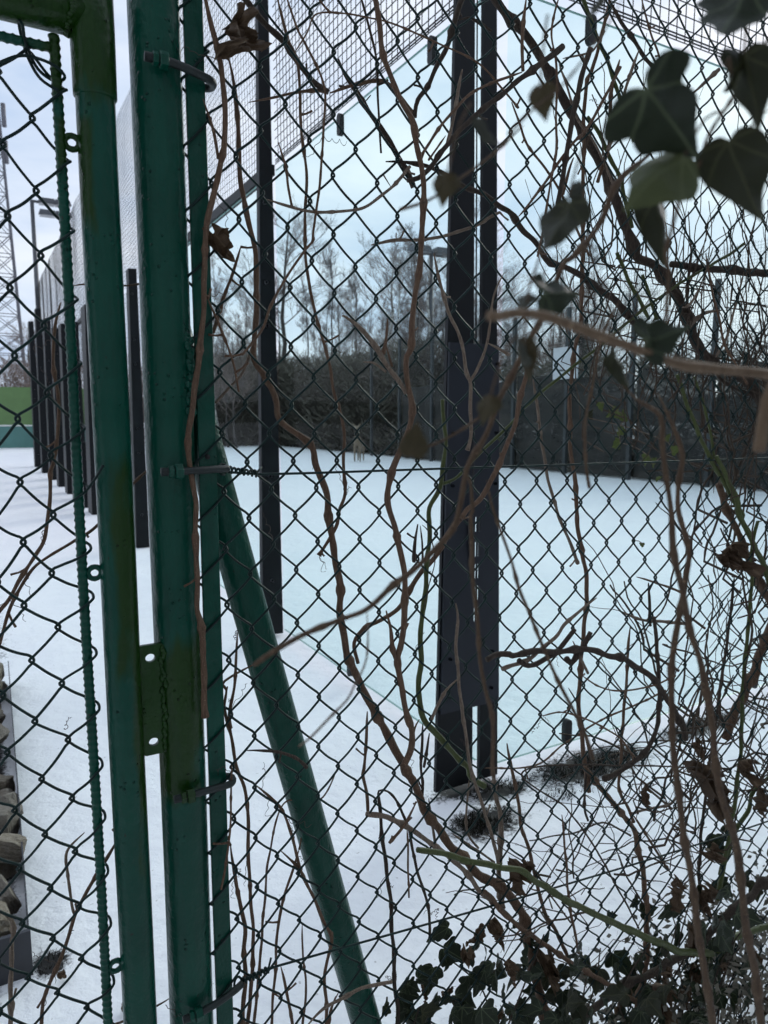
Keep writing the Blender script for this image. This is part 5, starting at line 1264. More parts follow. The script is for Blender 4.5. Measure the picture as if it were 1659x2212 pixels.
# ------------------------------------------------------------------ bare trees behind the court
def make_tree(seed, h, trunk_r, spread, up):
    rnd = random.Random(seed)
    trunk, crown = MB(), MB()
    pts, rad = [], []
    x = y = 0.0
    n = 9
    for i in range(n + 1):
        t = i / n
        pts.append(Vector((x, y, h * 0.92 * t)))
        rad.append(trunk_r * (1 - t) ** 0.8 + 0.008)
        x += rnd.uniform(-1, 1) * h * 0.012
        y += rnd.uniform(-1, 1) * h * 0.012
    trunk.tube(pts, rad, 7)
    def twig(p, d, ln, r, lev):
        k = 3
        q = p.copy()
        path, rr = [q.copy()], [r]
        for j in range(k):
            d = (d + Vector((rnd.uniform(-1, 1), rnd.uniform(-1, 1), rnd.uniform(-0.4, 1) * up)) * 0.22).normalized()
            q = q + d * ln / k
            path.append(q.copy())
            rr.append(max(0.0035, r * (1 - 0.75 * (j + 1) / k)))
        crown.tube(path, rr, 3, False)
        if lev < 3:
            m_ = (6, 6, 5)[lev]
            for c in range(m_):
                t = rnd.uniform(0.25, 1.0) * k
                i = min(k - 1, int(t))
                b_ = path[i].lerp(path[i + 1], t - i)
                sd = (d + Vector((rnd.gauss(0, 1), rnd.gauss(0, 1), rnd.gauss(0.25, 0.6))) * 0.62).normalized()
                twig(b_, sd, ln * rnd.uniform(0.38, 0.62), r * 0.5, lev + 1)
    nb = 13
    for c in range(nb):
        t = rnd.uniform(0.22, 0.99)
        i = min(n - 1, int(t * n))
        b_ = pts[i].lerp(pts[i + 1], t * n - i)
        a = rnd.uniform(0, 2 * math.pi)
        d = Vector((math.cos(a), math.sin(a), rnd.uniform(0.5, 1.4) * up)).normalized()
        twig(b_, d, h * spread * (1.05 - 0.6 * t) * rnd.uniform(0.7, 1.1), trunk_r * 0.34 * (1.1 - t * 0.7), 0)
    return trunk, crown

KINDS = []
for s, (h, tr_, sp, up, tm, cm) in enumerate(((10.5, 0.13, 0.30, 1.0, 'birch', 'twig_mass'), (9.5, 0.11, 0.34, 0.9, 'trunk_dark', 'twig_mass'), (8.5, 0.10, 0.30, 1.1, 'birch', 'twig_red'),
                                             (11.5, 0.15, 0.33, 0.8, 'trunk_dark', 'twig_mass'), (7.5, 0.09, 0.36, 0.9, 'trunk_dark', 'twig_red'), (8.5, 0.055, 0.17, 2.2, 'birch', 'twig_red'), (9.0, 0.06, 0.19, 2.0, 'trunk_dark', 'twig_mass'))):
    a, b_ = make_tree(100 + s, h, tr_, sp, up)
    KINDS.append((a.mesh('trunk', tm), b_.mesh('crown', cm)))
TL = ['bare birch with pale trunk among the trees behind the court', 'bare dark tree with fine upright twigs behind the court', 'small bare birch with reddish twigs behind the court',
      'tall bare dark tree behind the court', 'low bushy bare tree with reddish twigs behind the court', 'slender young birch with upright twigs behind the court', 'slender dark sapling with upright twigs behind the court']
def plant(kind, x, y, s, rz, label=None, group=None):
    t = empty('birch_tree' if kind in (0, 2, 5) else 'bare_tree', (x, y, 0))
    t.rotation_euler = (0, 0, rz)
    t.scale = (s, s, s * random.uniform(0.92, 1.08))
    tag(t, label or TL[kind], 'tree', group or 'bare trees kind %s behind the court' % 'one two three four five six seven'.split()[kind])
    link('trunk', KINDS[kind][0], t)
    link('crown', KINDS[kind][1], t)
rt = random.Random(5)
for i in range(70):
    y = rt.uniform(20, 46)
    lo = 12.9 if y < 30 else 9.5
    plant(rt.choice((0, 1, 2, 3, 4, 5, 5, 6, 6, 6)), rt.uniform(lo, 13.5 + y * 0.55), y, rt.uniform(0.7, 1.1), rt.uniform(0, 6.28))
for i in range(14):
    plant(rt.choice((1, 3, 4, 4)), rt.uniform(14.5, 22), rt.uniform(2, 19), rt.uniform(0.42, 0.62), rt.uniform(0, 6.28), 'low bare tree standing behind the dark screen fence', 'low trees behind the screen fence')
for i in range(26):
    y = rt.uniform(41, 64)
    plant(rt.choice((0, 1, 2, 3, 4)), rt.uniform(-3.5, 14), y, rt.uniform(0.62, 1.0), rt.uniform(0, 6.28), 'bare tree behind the green practice wall', 'trees behind the practice wall')

# a few conifers over the right of the screen
def conifer(x, y, h, label):
    t = empty('conifer_tree', (x, y, 0))
    tag(t, label, 'tree')
    mb = MB(); mb.tube([(0, 0, 0), (0, 0, h)], [0.12, 0.02], 6)
    mb.build('trunk', 'trunk_dark', t)
    mb = MB()
    rc = random.Random(int(x * 10))
    for k in range(900):
        z = h * (0.15 + 0.83 * rc.random())
        r = 0.26 * h * (1 - z / h) * rc.random() ** 0.4
        a = rc.uniform(0, 6.28)
        p = Vector((r * math.cos(a), r * math.sin(a), z - 0.2 * r))
        d = Vector((math.cos(a) + rc.gauss(0, .5), math.sin(a) + rc.gauss(0, .5), rc.gauss(-.2, .4))).normalized() * 0.16
        s_ = d.orthogonal().normalized() * 0.05
        o = len(mb.v)
        mb.v += [tuple(p - s_), tuple(p + s_), tuple(p + d)]
        mb.f.append((o, o + 1, o + 2))
    mb.build('crown', 'conifer', t, False)
conifer(16.5, 7.4, 3.9, 'small dark conifer above the screen fence near right edge')
conifer(17.5, 17.0, 4.6, 'dark conifer above the screen fence right of lamp post')

# dark bristly turf that stands out of the snow where it has melted
mb = MB()
rg_t = random.Random(19)
for (cx, cy, rx, ry, n) in ((1.42, 0.98, 0.13, 0.075, 900), (1.60, 1.12, 0.16, 0.05, 500), (2.03, 1.10, 0.30, 0.10, 1500), (2.7, 1.12, 0.28, 0.06, 500), (0.075, 0.985, 0.04, 0.05, 220), (1.85, 0.98, 0.2, 0.05, 260)):
    for k in range(n):
        a, r = rg_t.uniform(0, 6.283), rg_t.random() ** 0.6
        x, y = cx + rx * r * math.cos(a), cy + ry * r * math.sin(a)
        if noise.noise((x * 16, y * 16, 7)) < -0.12:
            continue
        h = rg_t.uniform(.006, .030) * (1.15 - r * .6)
        d = Vector((rg_t.gauss(0, .9), rg_t.gauss(0, .9), rg_t.uniform(.25, 1.0))).normalized() * h
        w_ = Vector((rg_t.gauss(0, 1), rg_t.gauss(0, 1), 0)).normalized() * 0.0018
        p = Vector((x, y, -0.012))
        o = len(mb.v)
        mb.v += [tuple(p - w_), tuple(p + w_), tuple(p + d + Vector((0, 0, .012)))]
        mb.f.append((o, o + 1, o + 2))
tag(mb.build('turf', 'turf', None, False), 'dark bristly turf showing through melted snow', None, kind='stuff')

# shrubs and dry growth under the trees
def growth(name, label, regions, mat, seed, leaf):
    rg = random.Random(seed)
    mb = MB()
    for (x0, x1, y0, y1, h, n) in regions:
        for k in range(n):
            x, y = rg.uniform(x0, x1), rg.uniform(y0, y1)
            z = h * rg.random() ** 1.25
            p = Vector((x, y, z))
            d = Vector((rg.gauss(0, .6), rg.gauss(0, .6), rg.uniform(0.2, 1.2))).normalized() * rg.uniform(0.25, 0.9)
            w_ = d.orthogonal().normalized() * rg.uniform(0.012, leaf)
            o = len(mb.v)
            mb.v += [tuple(p - w_), tuple(p + w_), tuple(p + d)]
            mb.f.append((o, o + 1, o + 2))
    o = mb.build(name, mat, None, False)
    tag(o, label, None, kind='stuff')
growth('undergrowth', 'dense dark scrub at the foot of the trees behind the court',
       [(12.9, 16.5, 19.5, 34, 3.9, 26000), (9.6, 15.5, 33.5, 40, 4.4, 22000), (13.2, 17, -3, 20, 2.9, 20000), (12.9, 14.2, -3, 36, 0.8, 9000)], 'undergrowth', 3, 0.05)
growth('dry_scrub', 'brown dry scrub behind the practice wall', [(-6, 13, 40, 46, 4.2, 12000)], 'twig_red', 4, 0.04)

# unseen evergreen hedge, added behind the camera to darken light on near things
hedge = empty('added_shade_hedge', (1, -3.0, 0))
tag(hedge, 'unseen dark hedge added behind the camera to dim the near light', 'hedge')
rh = random.Random(55)
mb = MB()
for k in range(42000):
    u = rh.random()
    x = -8 + 16 * rh.random()
    z = 5.6 * rh.random()
    y = 0.75 * (1 - 0.25 * abs(z / 5.6)) * (1 + 0.3 * noise.noise((x * 1.3, z * 1.3, 0))) * rh.random() ** 0.5
    p = Vector((x, y, z))
    d = Vector((rh.gauss(0, .6), rh.gauss(.3, .6), rh.gauss(0, .7))).normalized() * rh.uniform(.05, .10)
    w_ = d.orthogonal().normalized() * rh.uniform(.02, .04)
    o = len(mb.v)
    mb.v += [tuple(p - w_), tuple(p + w_), tuple(p + d)]
    mb.f.append((o, o + 1, o + 2))
f_ = mb.build('foliage', 'conifer', hedge, False)
f_['kind'] = 'stuff'
for k in range(14):
    mb = MB(); x = -7.5 + 15 * k / 13
    mb.tube([(x, 0.1, 0), (x + .1, 0.15, 2.6), (x, 0.1, 5.2)], [.06, .045, .01], 7)
    mb.build('trunk', 'trunk_dark', hedge)

# roe deer standing on the snow, looking this way
def deer():
    bm = bmesh.new()
    V_ = {}
    def a(key, x, y, z, r, to=None):
        v = bm.verts.new((x, y, z))
        V_[key] = (v, r)
        if to:
            bm.edges.new((V_[to][0], v))
    a('pelvis', 0.10, 0.42, 0.66, 0.125)
    a('belly', 0.04, 0.18, 0.63, 0.13, 'pelvis')
    a('chest', 0.0, -0.06, 0.66, 0.14, 'belly')
    a('neck', -0.01, -0.20, 0.80, 0.075, 'chest')
    a('throat', -0.01, -0.25, 0.97, 0.055, 'neck')
    a('skull', -0.01, -0.28, 1.05, 0.062, 'throat')
    a('muzzle', -0.02, -0.40, 0.99, 0.034, 'skull')
    for s in (-1, 1):
        a('ear%d' % s, -0.01 + s * 0.06, -0.26, 1.13, 0.022, 'skull')
        a('eartip%d' % s, -0.01 + s * 0.12, -0.26, 1.21, 0.012, 'ear%d' % s)
        a('sh%d' % s, s * 0.075, -0.06, 0.52, 0.062, 'chest')
        a('wr%d' % s, s * 0.085, -0.07, 0.30, 0.030, 'sh%d' % s)
        a('fh%d' % s, s * 0.085, -0.08, 0.02, 0.022, 'wr%d' % s)
        a('hip%d' % s, 0.10 + s * 0.08, 0.40, 0.52, 0.080, 'pelvis')
        a('hock%d' % s, 0.10 + s * 0.085, 0.50, 0.30, 0.032, 'hip%d' % s)
        a('hh%d' % s, 0.10 + s * 0.085, 0.46, 0.02, 0.022, 'hock%d' % s)
    me = bpy.data.meshes.new('deer')
    bm.verts.index_update()
    rads = [r for (_v, r) in V_.values()]
    bm.to_mesh(me)
    bm.free()
    o = bpy.data.objects.new('tmp_deer', me)
    col.objects.link(o)
    md = o.modifiers.new('skin', 'SKIN')
    for i, r in enumerate(rads):
        me.skin_vertices[0].data[i].radius = (r, r)
    me.skin_vertices[0].data[0].use_root = True
    sb = o.modifiers.new('sub', 'SUBSURF')
    sb.levels = sb.render_levels = 2
    dg = bpy.context.evaluated_depsgraph_get()
    m2 = bpy.data.meshes.new_from_object(o.evaluated_get(dg))
    bpy.data.objects.remove(o)
    m2.name = 'deer'
    m2.materials.append(M['deer_hide'])
    m2.polygons.foreach_set('use_smooth', [True] * len(m2.polygons))
    d = link('deer', m2)
    d.location = (10.3, 19.2, 0)
    d.rotation_euler = (0, 0, R(-28))
    tag(d, 'tan deer standing on the snow seen through the glass', 'deer')
deer()

# stone bed with a steel edging, lower left
bed = empty('stone_bed', (-0.284, 2.0, 0))
tag(bed, 'bed of rough brown quartz stones held by dark steel edging, lower left', 'stone bed')
mb = MB(); mb.box(-0.9, 0.19, -1.02, 1.2, -0.05, 0.004)
mb.build('bed_soil', 'soil', bed, False)
mb = MB()
mb.quadbox([(0.312, -1.02, -0.02), (0.316, -1.02, -0.02), (0.346, 1.25, -0.02), (0.342, 1.25, -0.02), (0.312, -1.02, 0.10), (0.316, -1.02, 0.10), (0.346, 1.25, 0.10), (0.342, 1.25, 0.10)])
mb.quadbox([(-1.2, -1.035, -0.02), (0.318, -1.035, -0.02), (0.318, -1.024, -0.02), (-1.2, -1.024, -0.02), (-1.2, -1.035, 0.115), (0.318, -1.035, 0.115), (0.318, -1.024, 0.115), (-1.2, -1.024, 0.115)])
mb.build('steel_edging', 'steel_edge', bed, False)
STONES = []
for s in range(6):
    bm = bmesh.new()
    bmesh.ops.create_icosphere(bm, subdivisions=3, radius=1.0)
    for v_ in bm.verts:
        c = v_.co.copy()
        k = 1 + 0.35 * noise.noise(c * 1.3 + Vector((s * 7, 0, 0))) + 0.2 * noise.noise(Vector((c.x * 2.5, c.y * 2.5, c.z * 7)) + Vector((0, s * 5, 0))) + 0.08 * noise.noise(Vector((c.x * 5, c.y * 5, c.z * 16)))
        v_.co = c * k
        for ax in range(3):
            lim = 0.55 + 0.12 * ((s + ax) % 3)
            v_.co[ax] = max(-lim, min(lim, v_.co[ax]))
    me = bpy.data.meshes.new('stone')
    bm.to_mesh(me)
    bm.free()
    me.materials.append(M['stone'])
    STONES.append(me)
rs = random.Random(9)
for layer in range(2):
    for i in range(17):
        for j in range(9):
            y = -0.96 + 0.132 * i + rs.uniform(-.03, .03)
            x = 0.262 - 0.092 * j + rs.uniform(-.03, .03) + 0.006 * i
            if x > 0.272 + 0.0018 * i:
                continue
            o = link('stone', STONES[rs.randrange(6)], bed)
            o.location = (x, y, 0.03 + 0.05 * layer + rs.uniform(-.008, .02))
            o.rotation_euler = (rs.uniform(0, 6), rs.uniform(0, 6), rs.uniform(0, 6))
            o.scale = (rs.uniform(.05, .085), rs.uniform(.045, .065), rs.uniform(.035, .055))

# ------------------------------------------------------------------ the chain link fence
fence = empty('chain_link_fence', (0.195, 0, 0))
tag(fence, 'green chain link fence with round post, flat tension bar and sloping brace', 'fence')
FO = Vector((0.195, 0, 0))
def fp(mb, name, mat, smooth=True, parent=None, off=FO):
    for i, p in enumerate(mb.v):
        mb.v[i] = (p[0] - off.x, p[1] - off.y, p[2] - off.z)
    return mb.build(name, mat, parent or fence, smooth)

POST_R = 0.0276
mb = MB()
zs = [0.0 + 2.15 * i / 90 for i in range(91)]
mb.tube([(0.1963 + 0.0004 * math.sin(z * 9), 0.012, z) for z in zs], [POST_R] * 91, 40,
        shape=lambda i, a: 1 + 0.006 * noise.noise((math.cos(a) * 2, math.sin(a) * 2, i * 0.35)))
post = fp(mb, 'post', 'post_paint')
mb = MB()
mb.tube([(0.195, 0.012, 2.15), (0.195, 0.012, 2.165), (0.195, 0.012, 2.175)], [0.031, 0.030, 0.01], 24)
fp(mb, 'post_cap', 'post_paint', parent=post)

# flat tension bar
mb = MB()
BX0, BX1 = 0.2256, 0.2468
n = 80
for i in range(n + 1):
    z = 0.06 + 1.98 * i / n
    w_ = 0.0006 * noise.noise((z * 6, 0, 0))
    for (x, y) in ((BX0 + w_, -0.0025), (BX0 + 0.0006 + w_, -0.0031), (BX1 - 0.0006 + w_, -0.0031), (BX1 + w_, -0.0025), (BX1 + w_, 0.0025), (BX0 + w_, 0.0025)):
        mb.v.append((x, y, z))
for i in range(n):
    for k in range(6):
        mb.f.append((i * 6 + k, i * 6 + (k + 1) % 6, (i + 1) * 6 + (k + 1) % 6, (i + 1) * 6 + k))
mb.f.append((5, 4, 3, 2, 1, 0))
bar = fp(mb, 'tension_bar', 'bar_paint', False)
for z in (1.305, 0.675):        # solid dark discs painted as the shade inside drilled holes
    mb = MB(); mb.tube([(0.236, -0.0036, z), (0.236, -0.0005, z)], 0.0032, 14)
    fp(mb, 'hole_shade_disc', 'rubber', parent=bar)

# brace
mb = MB()
a_, b_ = Vector((0.2085, 0.042, 1.46)), Vector((0.5735, 0.042, 0.0))
pts = [a_.lerp(b_, i / 60) for i in range(61)]
mb.tube(pts, [0.0232] * 61, 28, shape=lambda i, a: 1 + 0.006 * noise.noise((math.cos(a) * 2, math.sin(a) * 2, i * 0.4)))
brace = fp(mb, 'brace', 'bar_paint')
mb = MB()
rw = random.Random(3)
for k in range(16):
    z = 1.445 - 0.0062 * k
    for q in range(3):
        x = 0.2155 + rw.uniform(-.003, .004)
        y = -0.006 + rw.uniform(-.003, .003)
        r = rw.uniform(.0028, .0058)
        mb.tube([(x, y, z + r * 1.1), (x, y - .001, z + r * .5), (x + .001, y - .001, z - r * .5), (x, y, z - r * 1.1)], [r * .4, r, r * .9, r * .4], 9)
fp(mb, 'weld_bead', 'post_paint', parent=brace)

# hinge plate with two holes, welded to the post
hp = flat_shape('hinge_plate', [rrect(0.0, 0.030, -0.068, 0.068, 0.004, 3), circle(0.0125, 0.052, 0.0056, 18, .9), circle(0.0125, -0.052, 0.0056, 18, .9)], 0.005, 'hinge_paint', fence)
hp.matrix_basis = Matrix.Translation((0.1475 - 0.195, -0.002, 1.018)) @ Matrix.Rotation(R(90), 4, 'X')
mb = MB()
for k in range(34):
    z = 1.018 - 0.064 + 0.128 * k / 33
    r = rw.uniform(0.0018, 0.0042)
    x = 0.1738 + rw.uniform(-.0022, .0022)
    y = 0.012 - math.sqrt(max(0, POST_R ** 2 - (x - 0.1963) ** 2))
    y = min(y, -0.0045)
    mb.tube([(x, y, z - r * 1.2), (x, y - 0.0006, z), (x, y, z + r * 1.2)], [r * .55, r, r * .55], 8)
fp(mb, 'weld_bead', 'hinge_paint', parent=post)

# hook bolts: thread and nuts on the post, hook round the bar
def hexnut(x0, x1, y, z, r, rot):
    mb = MB()
    mb.tube([(x0, y, z), (x0 + 0.0008, y, z), (x1 - 0.0008, y, z), (x1, y, z)], [r * .88, r, r, r * .88], 6)
    return mb
def hook_bolt(z, style):
    t = MB()
    y0 = -0.0255
    if style == 'hook':      # J hook that wraps the bar from its right side
        pts = [(0.1775, y0 - .001, z), (0.19, y0 - .001, z), (0.205, y0, z), (0.222, y0 + .003, z - .001), (0.238, -0.0185, z - 0.003), (0.249, -0.0150, z - 0.004), (0.2545, -0.0060, z - 0.004), (0.253, 0.0040, z - 0.004), (0.242, 0.0085, z - 0.004)]
    else:
        pts = [(0.1775, y0 - .001, z), (0.19, y0 - .001, z), (0.205, y0 + .001, z), (0.222, -0.021, z), (0.236, -0.0165, z), (0.250, -0.011, z), (0.259, -0.006, z)]
    P, _r = spline(pts, 0.003)
    t.tube(P, 0.0046, 12)
    h = fp(t, 'hook_bolt', 'hook_steel')
    m_ = hexnut(0.1845, 0.1905, y0 - .001, z, 0.0072, 0)
    fp(m_, 'lock_nut', 'post_paint', False, h)
    m_ = hexnut(0.1915, 0.2005, y0 - .001, z, 0.0092, 0)
    fp(m_, 'nut', 'post_paint', False, h)
    for k in range(6):
        m_ = MB(); x = 0.1765 + 0.0014 * k
        m_.tube([(x, y0 - .001, z), (x + 0.0007, y0 - .001, z)], [0.0051, 0.0047], 12)
        fp(m_, 'thread', 'hook_steel', True, h)
hook_bolt(1.7265, 'hook')
hook_bolt(1.2905, 'eye')
hook_bolt(0.8985, 'hook')
hook_bolt(0.606, 'eye')

# tension wires, with the tail wound back on itself
def tension_wire(pts, seed):
    P, _r = spline(pts, 0.02)
    mb = MB(); mb.tube(P, 0.0016, 8)
    w_ = fp(mb, 'tension_wire', 'pvc_wire')
    a0, a1 = Vector(pts[0]), Vector(pts[1])
    d = (a1 - a0).normalized()
    u = d.orthogonal().normalized()
    v_ = d.cross(u)
    rr = random.Random(seed)
    mb = MB()
    hel = []
    turns = 7
    for k in range(turns * 10 + 1):
        t = k / 10
        r = 0.0033 + 0.0006 * math.sin(t * 2.1 + seed)
        hel.append(a0 + d * (0.004 + t * 0.0052) + (u * math.cos(t * 6.283) + v_ * math.sin(t * 6.283)) * r)
    hel.append(hel[-1] + d * 0.006 + u * 0.009)
    mb.tube(hel, 0.0015, 7)
    fp(mb, 'wire_twist', 'pvc_wire', parent=w_)
    mb = MB()
    ring = [a0 + Vector((-0.004, 0, 0)) + Vector((0.006 * math.cos(k * .5236), 0.004 * math.sin(k * .7), 0.0065 * math.sin(k * .5236))) for k in range(13)]
    mb.tube(ring, 0.0016, 7)
    fp(mb, 'wire_loop', 'pvc_wire', parent=w_)
tension_wire([(0.258, -0.004, 1.2895), (0.30, -0.0045, 1.2820), (0.6, -0.005, 1.2795), (1.0, -0.005, 1.2765), (1.333, -0.005, 1.2745), (2.2, -0.005, 1.272)], 1)
tension_wire([(0.258, -0.004, 0.607), (0.30, -0.0045, 0.6105), (0.367, -0.005, 0.604), (0.75, -0.005, 0.5605), (1.154, -0.005, 0.521), (1.6, -0.005, 0.49), (2.2, -0.005, 0.47)], 2)

# mesh: every strand is one zigzag wire that hooks into its neighbours
WIRE = 0.00155
nodes = {i: {j0 + 2 * k: (p[0] / 1000, p[1] / 1000) for k, p in enumerate(L)} for i, (j0, L) in NODES.items()}
for i in range(45, 62):
    src = nodes[i - 2]
    nodes[i] = {j: (x + 0.0617, z) for j, (x, z) in src.items()}
nodes[-3] = {j: (0.2222 + 0.0006 * math.sin(j), nodes[-1][j][1] - 0.002) for j in nodes[-1]}

def strand(left, right, amp=0.0024, hx=0.0017, hz=0.0058, seed=0):
    """left/right: {row: (x, z)}; returns the path of one wire."""
    rows = sorted([(j, 0) for j in left] + [(j, 1) for j in right])
    rr = random.Random(seed)
    path = []
    last = None
    for (j, side) in rows:
        if side == last:
            continue
        last = side
        x, z = (left, right)[side][j]
        if side == 1:
            path += [(x - hx * 1.35, amp, z + hz), (x + hx * .55, amp * .75, z + hz * .42), (x + hx, 0, z), (x + hx * .55, -amp * .75, z - hz * .42), (x - hx * 1.25, -amp, z - hz)]
        else:
            path += [(x + hx * 1.25, -amp, z + hz), (x - hx * .55, -amp * .75, z + hz * .42), (x - hx, 0, z), (x - hx * .55, amp * .75, z - hz * .42), (x + hx * 1.25, amp, z - hz)]
    out = []
    for k in range(len(path)):
        out.append(Vector(path[k]))
        if k % 5 == 4 and k + 1 < len(path):
            p, q = Vector(path[k]), Vector(path[k + 1])
            d = q - p
            # legs leave the knot steeply and bow a little
            bow = Vector((0, 0, -1)) * (0.0011 + rr.uniform(-.0006, .0006))
            for t, k_ in ((0.06, .1), (0.16, .45), (0.34, .85), (0.5, 1.0), (0.66, .85), (0.84, .45), (0.94, .1)):
                out.append(p.lerp(q, t) + bow * k_)
    return out
for i in range(-3, 61):
    if i == -3:
        P = strand(nodes[-3], nodes[-2], 0.0052, 0.0022, 0.0058, i)
    else:
        P = strand(nodes[i], nodes[i + 1], seed=i)
    P, _r = spline(P, 0.006)
    mb = MB(); mb.tube(P, WIRE, 6)
    fp(mb, 'mesh_wire', 'pvc_wire')

# ------------------------------------------------------------------ the gate
gate = empty('gate', (0.13, 0, 0))
tag(gate, 'green tube gate leaf with chain link infill laced to a ribbed bar', 'gate')
GO = Vector((0.13, 0, 0))
def gp(mb, name, mat, smooth=True, parent=None):
    return fp(mb, name, mat, smooth, parent or gate, GO)
SR = 0.0198
mb = MB()
zs = [0.10 + 1.68 * i / 80 for i in range(81)]
mb.tube([(0.1298 + 0.0003 * math.sin(z * 11), 0, z) for z in zs], SR, 36, shape=lambda i, a: 1 + 0.008 * noise.noise((math.cos(a) * 2, math.sin(a) * 2, i * 0.35)))
stile = gp(mb, 'stile', 'gate_paint')
mb = MB()       # elbow sleeve that joins the top rail
pts = [(0.1298, 0, 1.683), (0.1298, 0, 1.686), (0.1298, 0, 1.72), (0.1298, 0, 1.75), (0.1298, 0, 1.80), (0.1298, 0, 1.806)]
mb.tube(pts, [SR + .0002, SR + .0022, SR + .0024, SR + .0026, SR + .0024, 0.01], 36, shape=lambda i, a: 1 + 0.012 * noise.noise((math.cos(a) * 2, math.sin(a) * 2, i * 1.7)))
sleeve = gp(mb, 'sleeve', 'gate_paint')
mb = MB()
mb.tube([(0.122, 0, 1.7625), (0.05, 0, 1.7625), (-0.4, 0, 1.7625), (-0.92, 0, 1.7625)], SR + .0008, 32)
rail = gp(mb, 'top_rail', 'gate_paint')
mb = MB()
for k in range(40):
    a = 2 * math.pi * k / 40
    x = 0.1095 - 0.004 * abs(math.cos(a)) + rw.uniform(-.0015, .0015)
    y, z = 0.0195 * math.sin(a), 1.7625 + 0.0195 * math.cos(a)
    r = rw.uniform(.002, .0036)
    mb.tube([(x - r, y, z), (x, y, z), (x + r, y, z)], [r * .6, r, r * .6], 8)
gp(mb, 'weld_bead', 'gate_paint', parent=sleeve)
mb = MB(); mb.tube([(-0.92, 0, 0.1), (-0.92, 0, 1.78)], SR, 24)
gp(mb, 'stile', 'gate_paint')
mb = MB(); mb.tube([(0.1298, 0, 0.12), (-0.92, 0, 0.12)], SR, 24)
gp(mb, 'bottom_rail', 'gate_paint')

def ribbed(p, q, r, name):
    p, q = Vector(p), Vector(q)
    ln = (q - p).length
    n = int(ln / 0.0013)
    pts = [p.lerp(q, i / n) + Vector((0.0008 * math.sin(i * .011), 0, 0)) for i in range(n + 1)]
    def shp(i, a):
        s = i * 0.0013
        ph = (s / 0.0079 + (a / (2 * math.pi)) * 0.55 * (1 if a < math.pi else 1)) % 1.0
        rib = max(0.0, 1 - abs(ph - 0.5) / 0.26)
        seam = 0.06 if (abs(a - 0.2) < 0.25 or abs(a - 3.34) < 0.25) else 0
        return 0.90 + 0.20 * rib ** 0.7 + seam
    mb = MB(); mb.tube(pts, r, 14, True, shp)
    return gp(mb, name, 'gate_paint')
ribbed((0.0925, 0.0, 1.738), (0.0925, 0.0, 0.14), 0.0053, 'ribbed_bar')
ribbed((0.089, 0.001, 1.7255), (-0.88, 0.001, 1.7255), 0.0050, 'ribbed_bar')
# welded lugs between the ribbed bar and the stile
for z in (1.6365, 1.1775, 0.690):
    mb = MB()
    rim = []
    for k in range(17):
        a = 2 * math.pi * k / 16
        rim.append((0.1045 + 0.0072 * math.cos(a), 0.0005, z + 0.0068 * math.sin(a)))
    mb.tube(rim, [0.0032 + 0.0006 * noise.noise((k * .8, z * 9, 0)) for k in range(17)], 10, False)
    gp(mb, 'lug', 'gate_paint')

# gate mesh
W_, P_, Q_ = [[(x / 1000, z / 1000) for x, z in L] for L in (GATE_W, GATE_P, GATE_Q)]
def column(L, first, step=0.0685, top=1.73, low=0.13):
    d = {first + 2 * k: p for k, p in enumerate(L)}
    j, (x, z) = min(d), d[min(d)]
    while z + step < top:
        j -= 2; z += step; d[j] = (x, z)
    j, (x, z) = max(d), d[max(d)]
    while z - step > low:
        j += 2; z -= step; d[j] = (x, z)
    return d
gcols = [column([(0.0995, z) for x, z in W_], 0), column(P_, 1), column(Q_, 2)]
for k in range(3, 31):
    src = gcols[k - 2]
    shift = 0.0585
    rg_ = random.Random(k)
    gcols.append({j + 2: (x - shift + rg_.uniform(-.001, .001), z - 0.0685 + rg_.uniform(-.001, .001)) for j, (x, z) in src.items() if z - 0.0685 > 0.1})
    top_j = min(gcols[-1])
    x_, z_ = gcols[-1][top_j]
    while z_ + 0.0685 < 1.73:
        top_j -= 2; z_ += 0.0685
        gcols[-1][top_j] = (x_, z_)
for k in range(len(gcols) - 1):
    right, left = gcols[k], gcols[k + 1]
    P = strand(left, right, 0.0075 if k == 0 else 0.0024, 0.0022, 0.0055, 900 + k)
    if k == 0:              # keep the far side of the wrap wide, the free knots slim
        P = [Vector((p.x, p.y * (0.32 + 0.68 * max(0, min(1, (p.x - 0.074) / 0.012))), p.z)) for p in P]
    P, _r = spline(P, 0.006)
    mb = MB(); mb.tube(P, WIRE * 1.04, 6)
    gp(mb, 'mesh_wire', 'pvc_wire')
# lacing loop where both ribbed bars meet
mb = MB()
mb.tube(spline([(0.030, -0.006, 1.690), (0.058, -0.008, 1.707), (0.078, -0.009, 1.708), (0.094, -0.0095, 1.703), (0.1005, -0.003, 1.698), (0.092, 0.006, 1.696), (0.076, 0.004, 1.704), (0.0655, -0.006, 1.722), (0.0635, -0.009, 1.736), (0.061, -0.003, 1.742), (0.0625, 0.006, 1.735), (0.068, 0.004, 1.712), (0.077, -0.008, 1.690), (0.093, -0.010, 1.681)], 0.003)[0], 0.0016, 8)
gp(mb, 'lacing_wire', 'pvc_wire')
mb = MB(); mb.tube(spline([(0.100, -0.008, 1.272), (0.109, -0.022, 1.288), (0.115, -0.030, 1.300)], 0.004)[0], [0.0015] * len(spline([(0.100, -0.008, 1.272), (0.109, -0.022, 1.288), (0.115, -0.030, 1.300)], 0.004)[0]), 7)
gp(mb, 'wire_tail', 'pvc_wire')

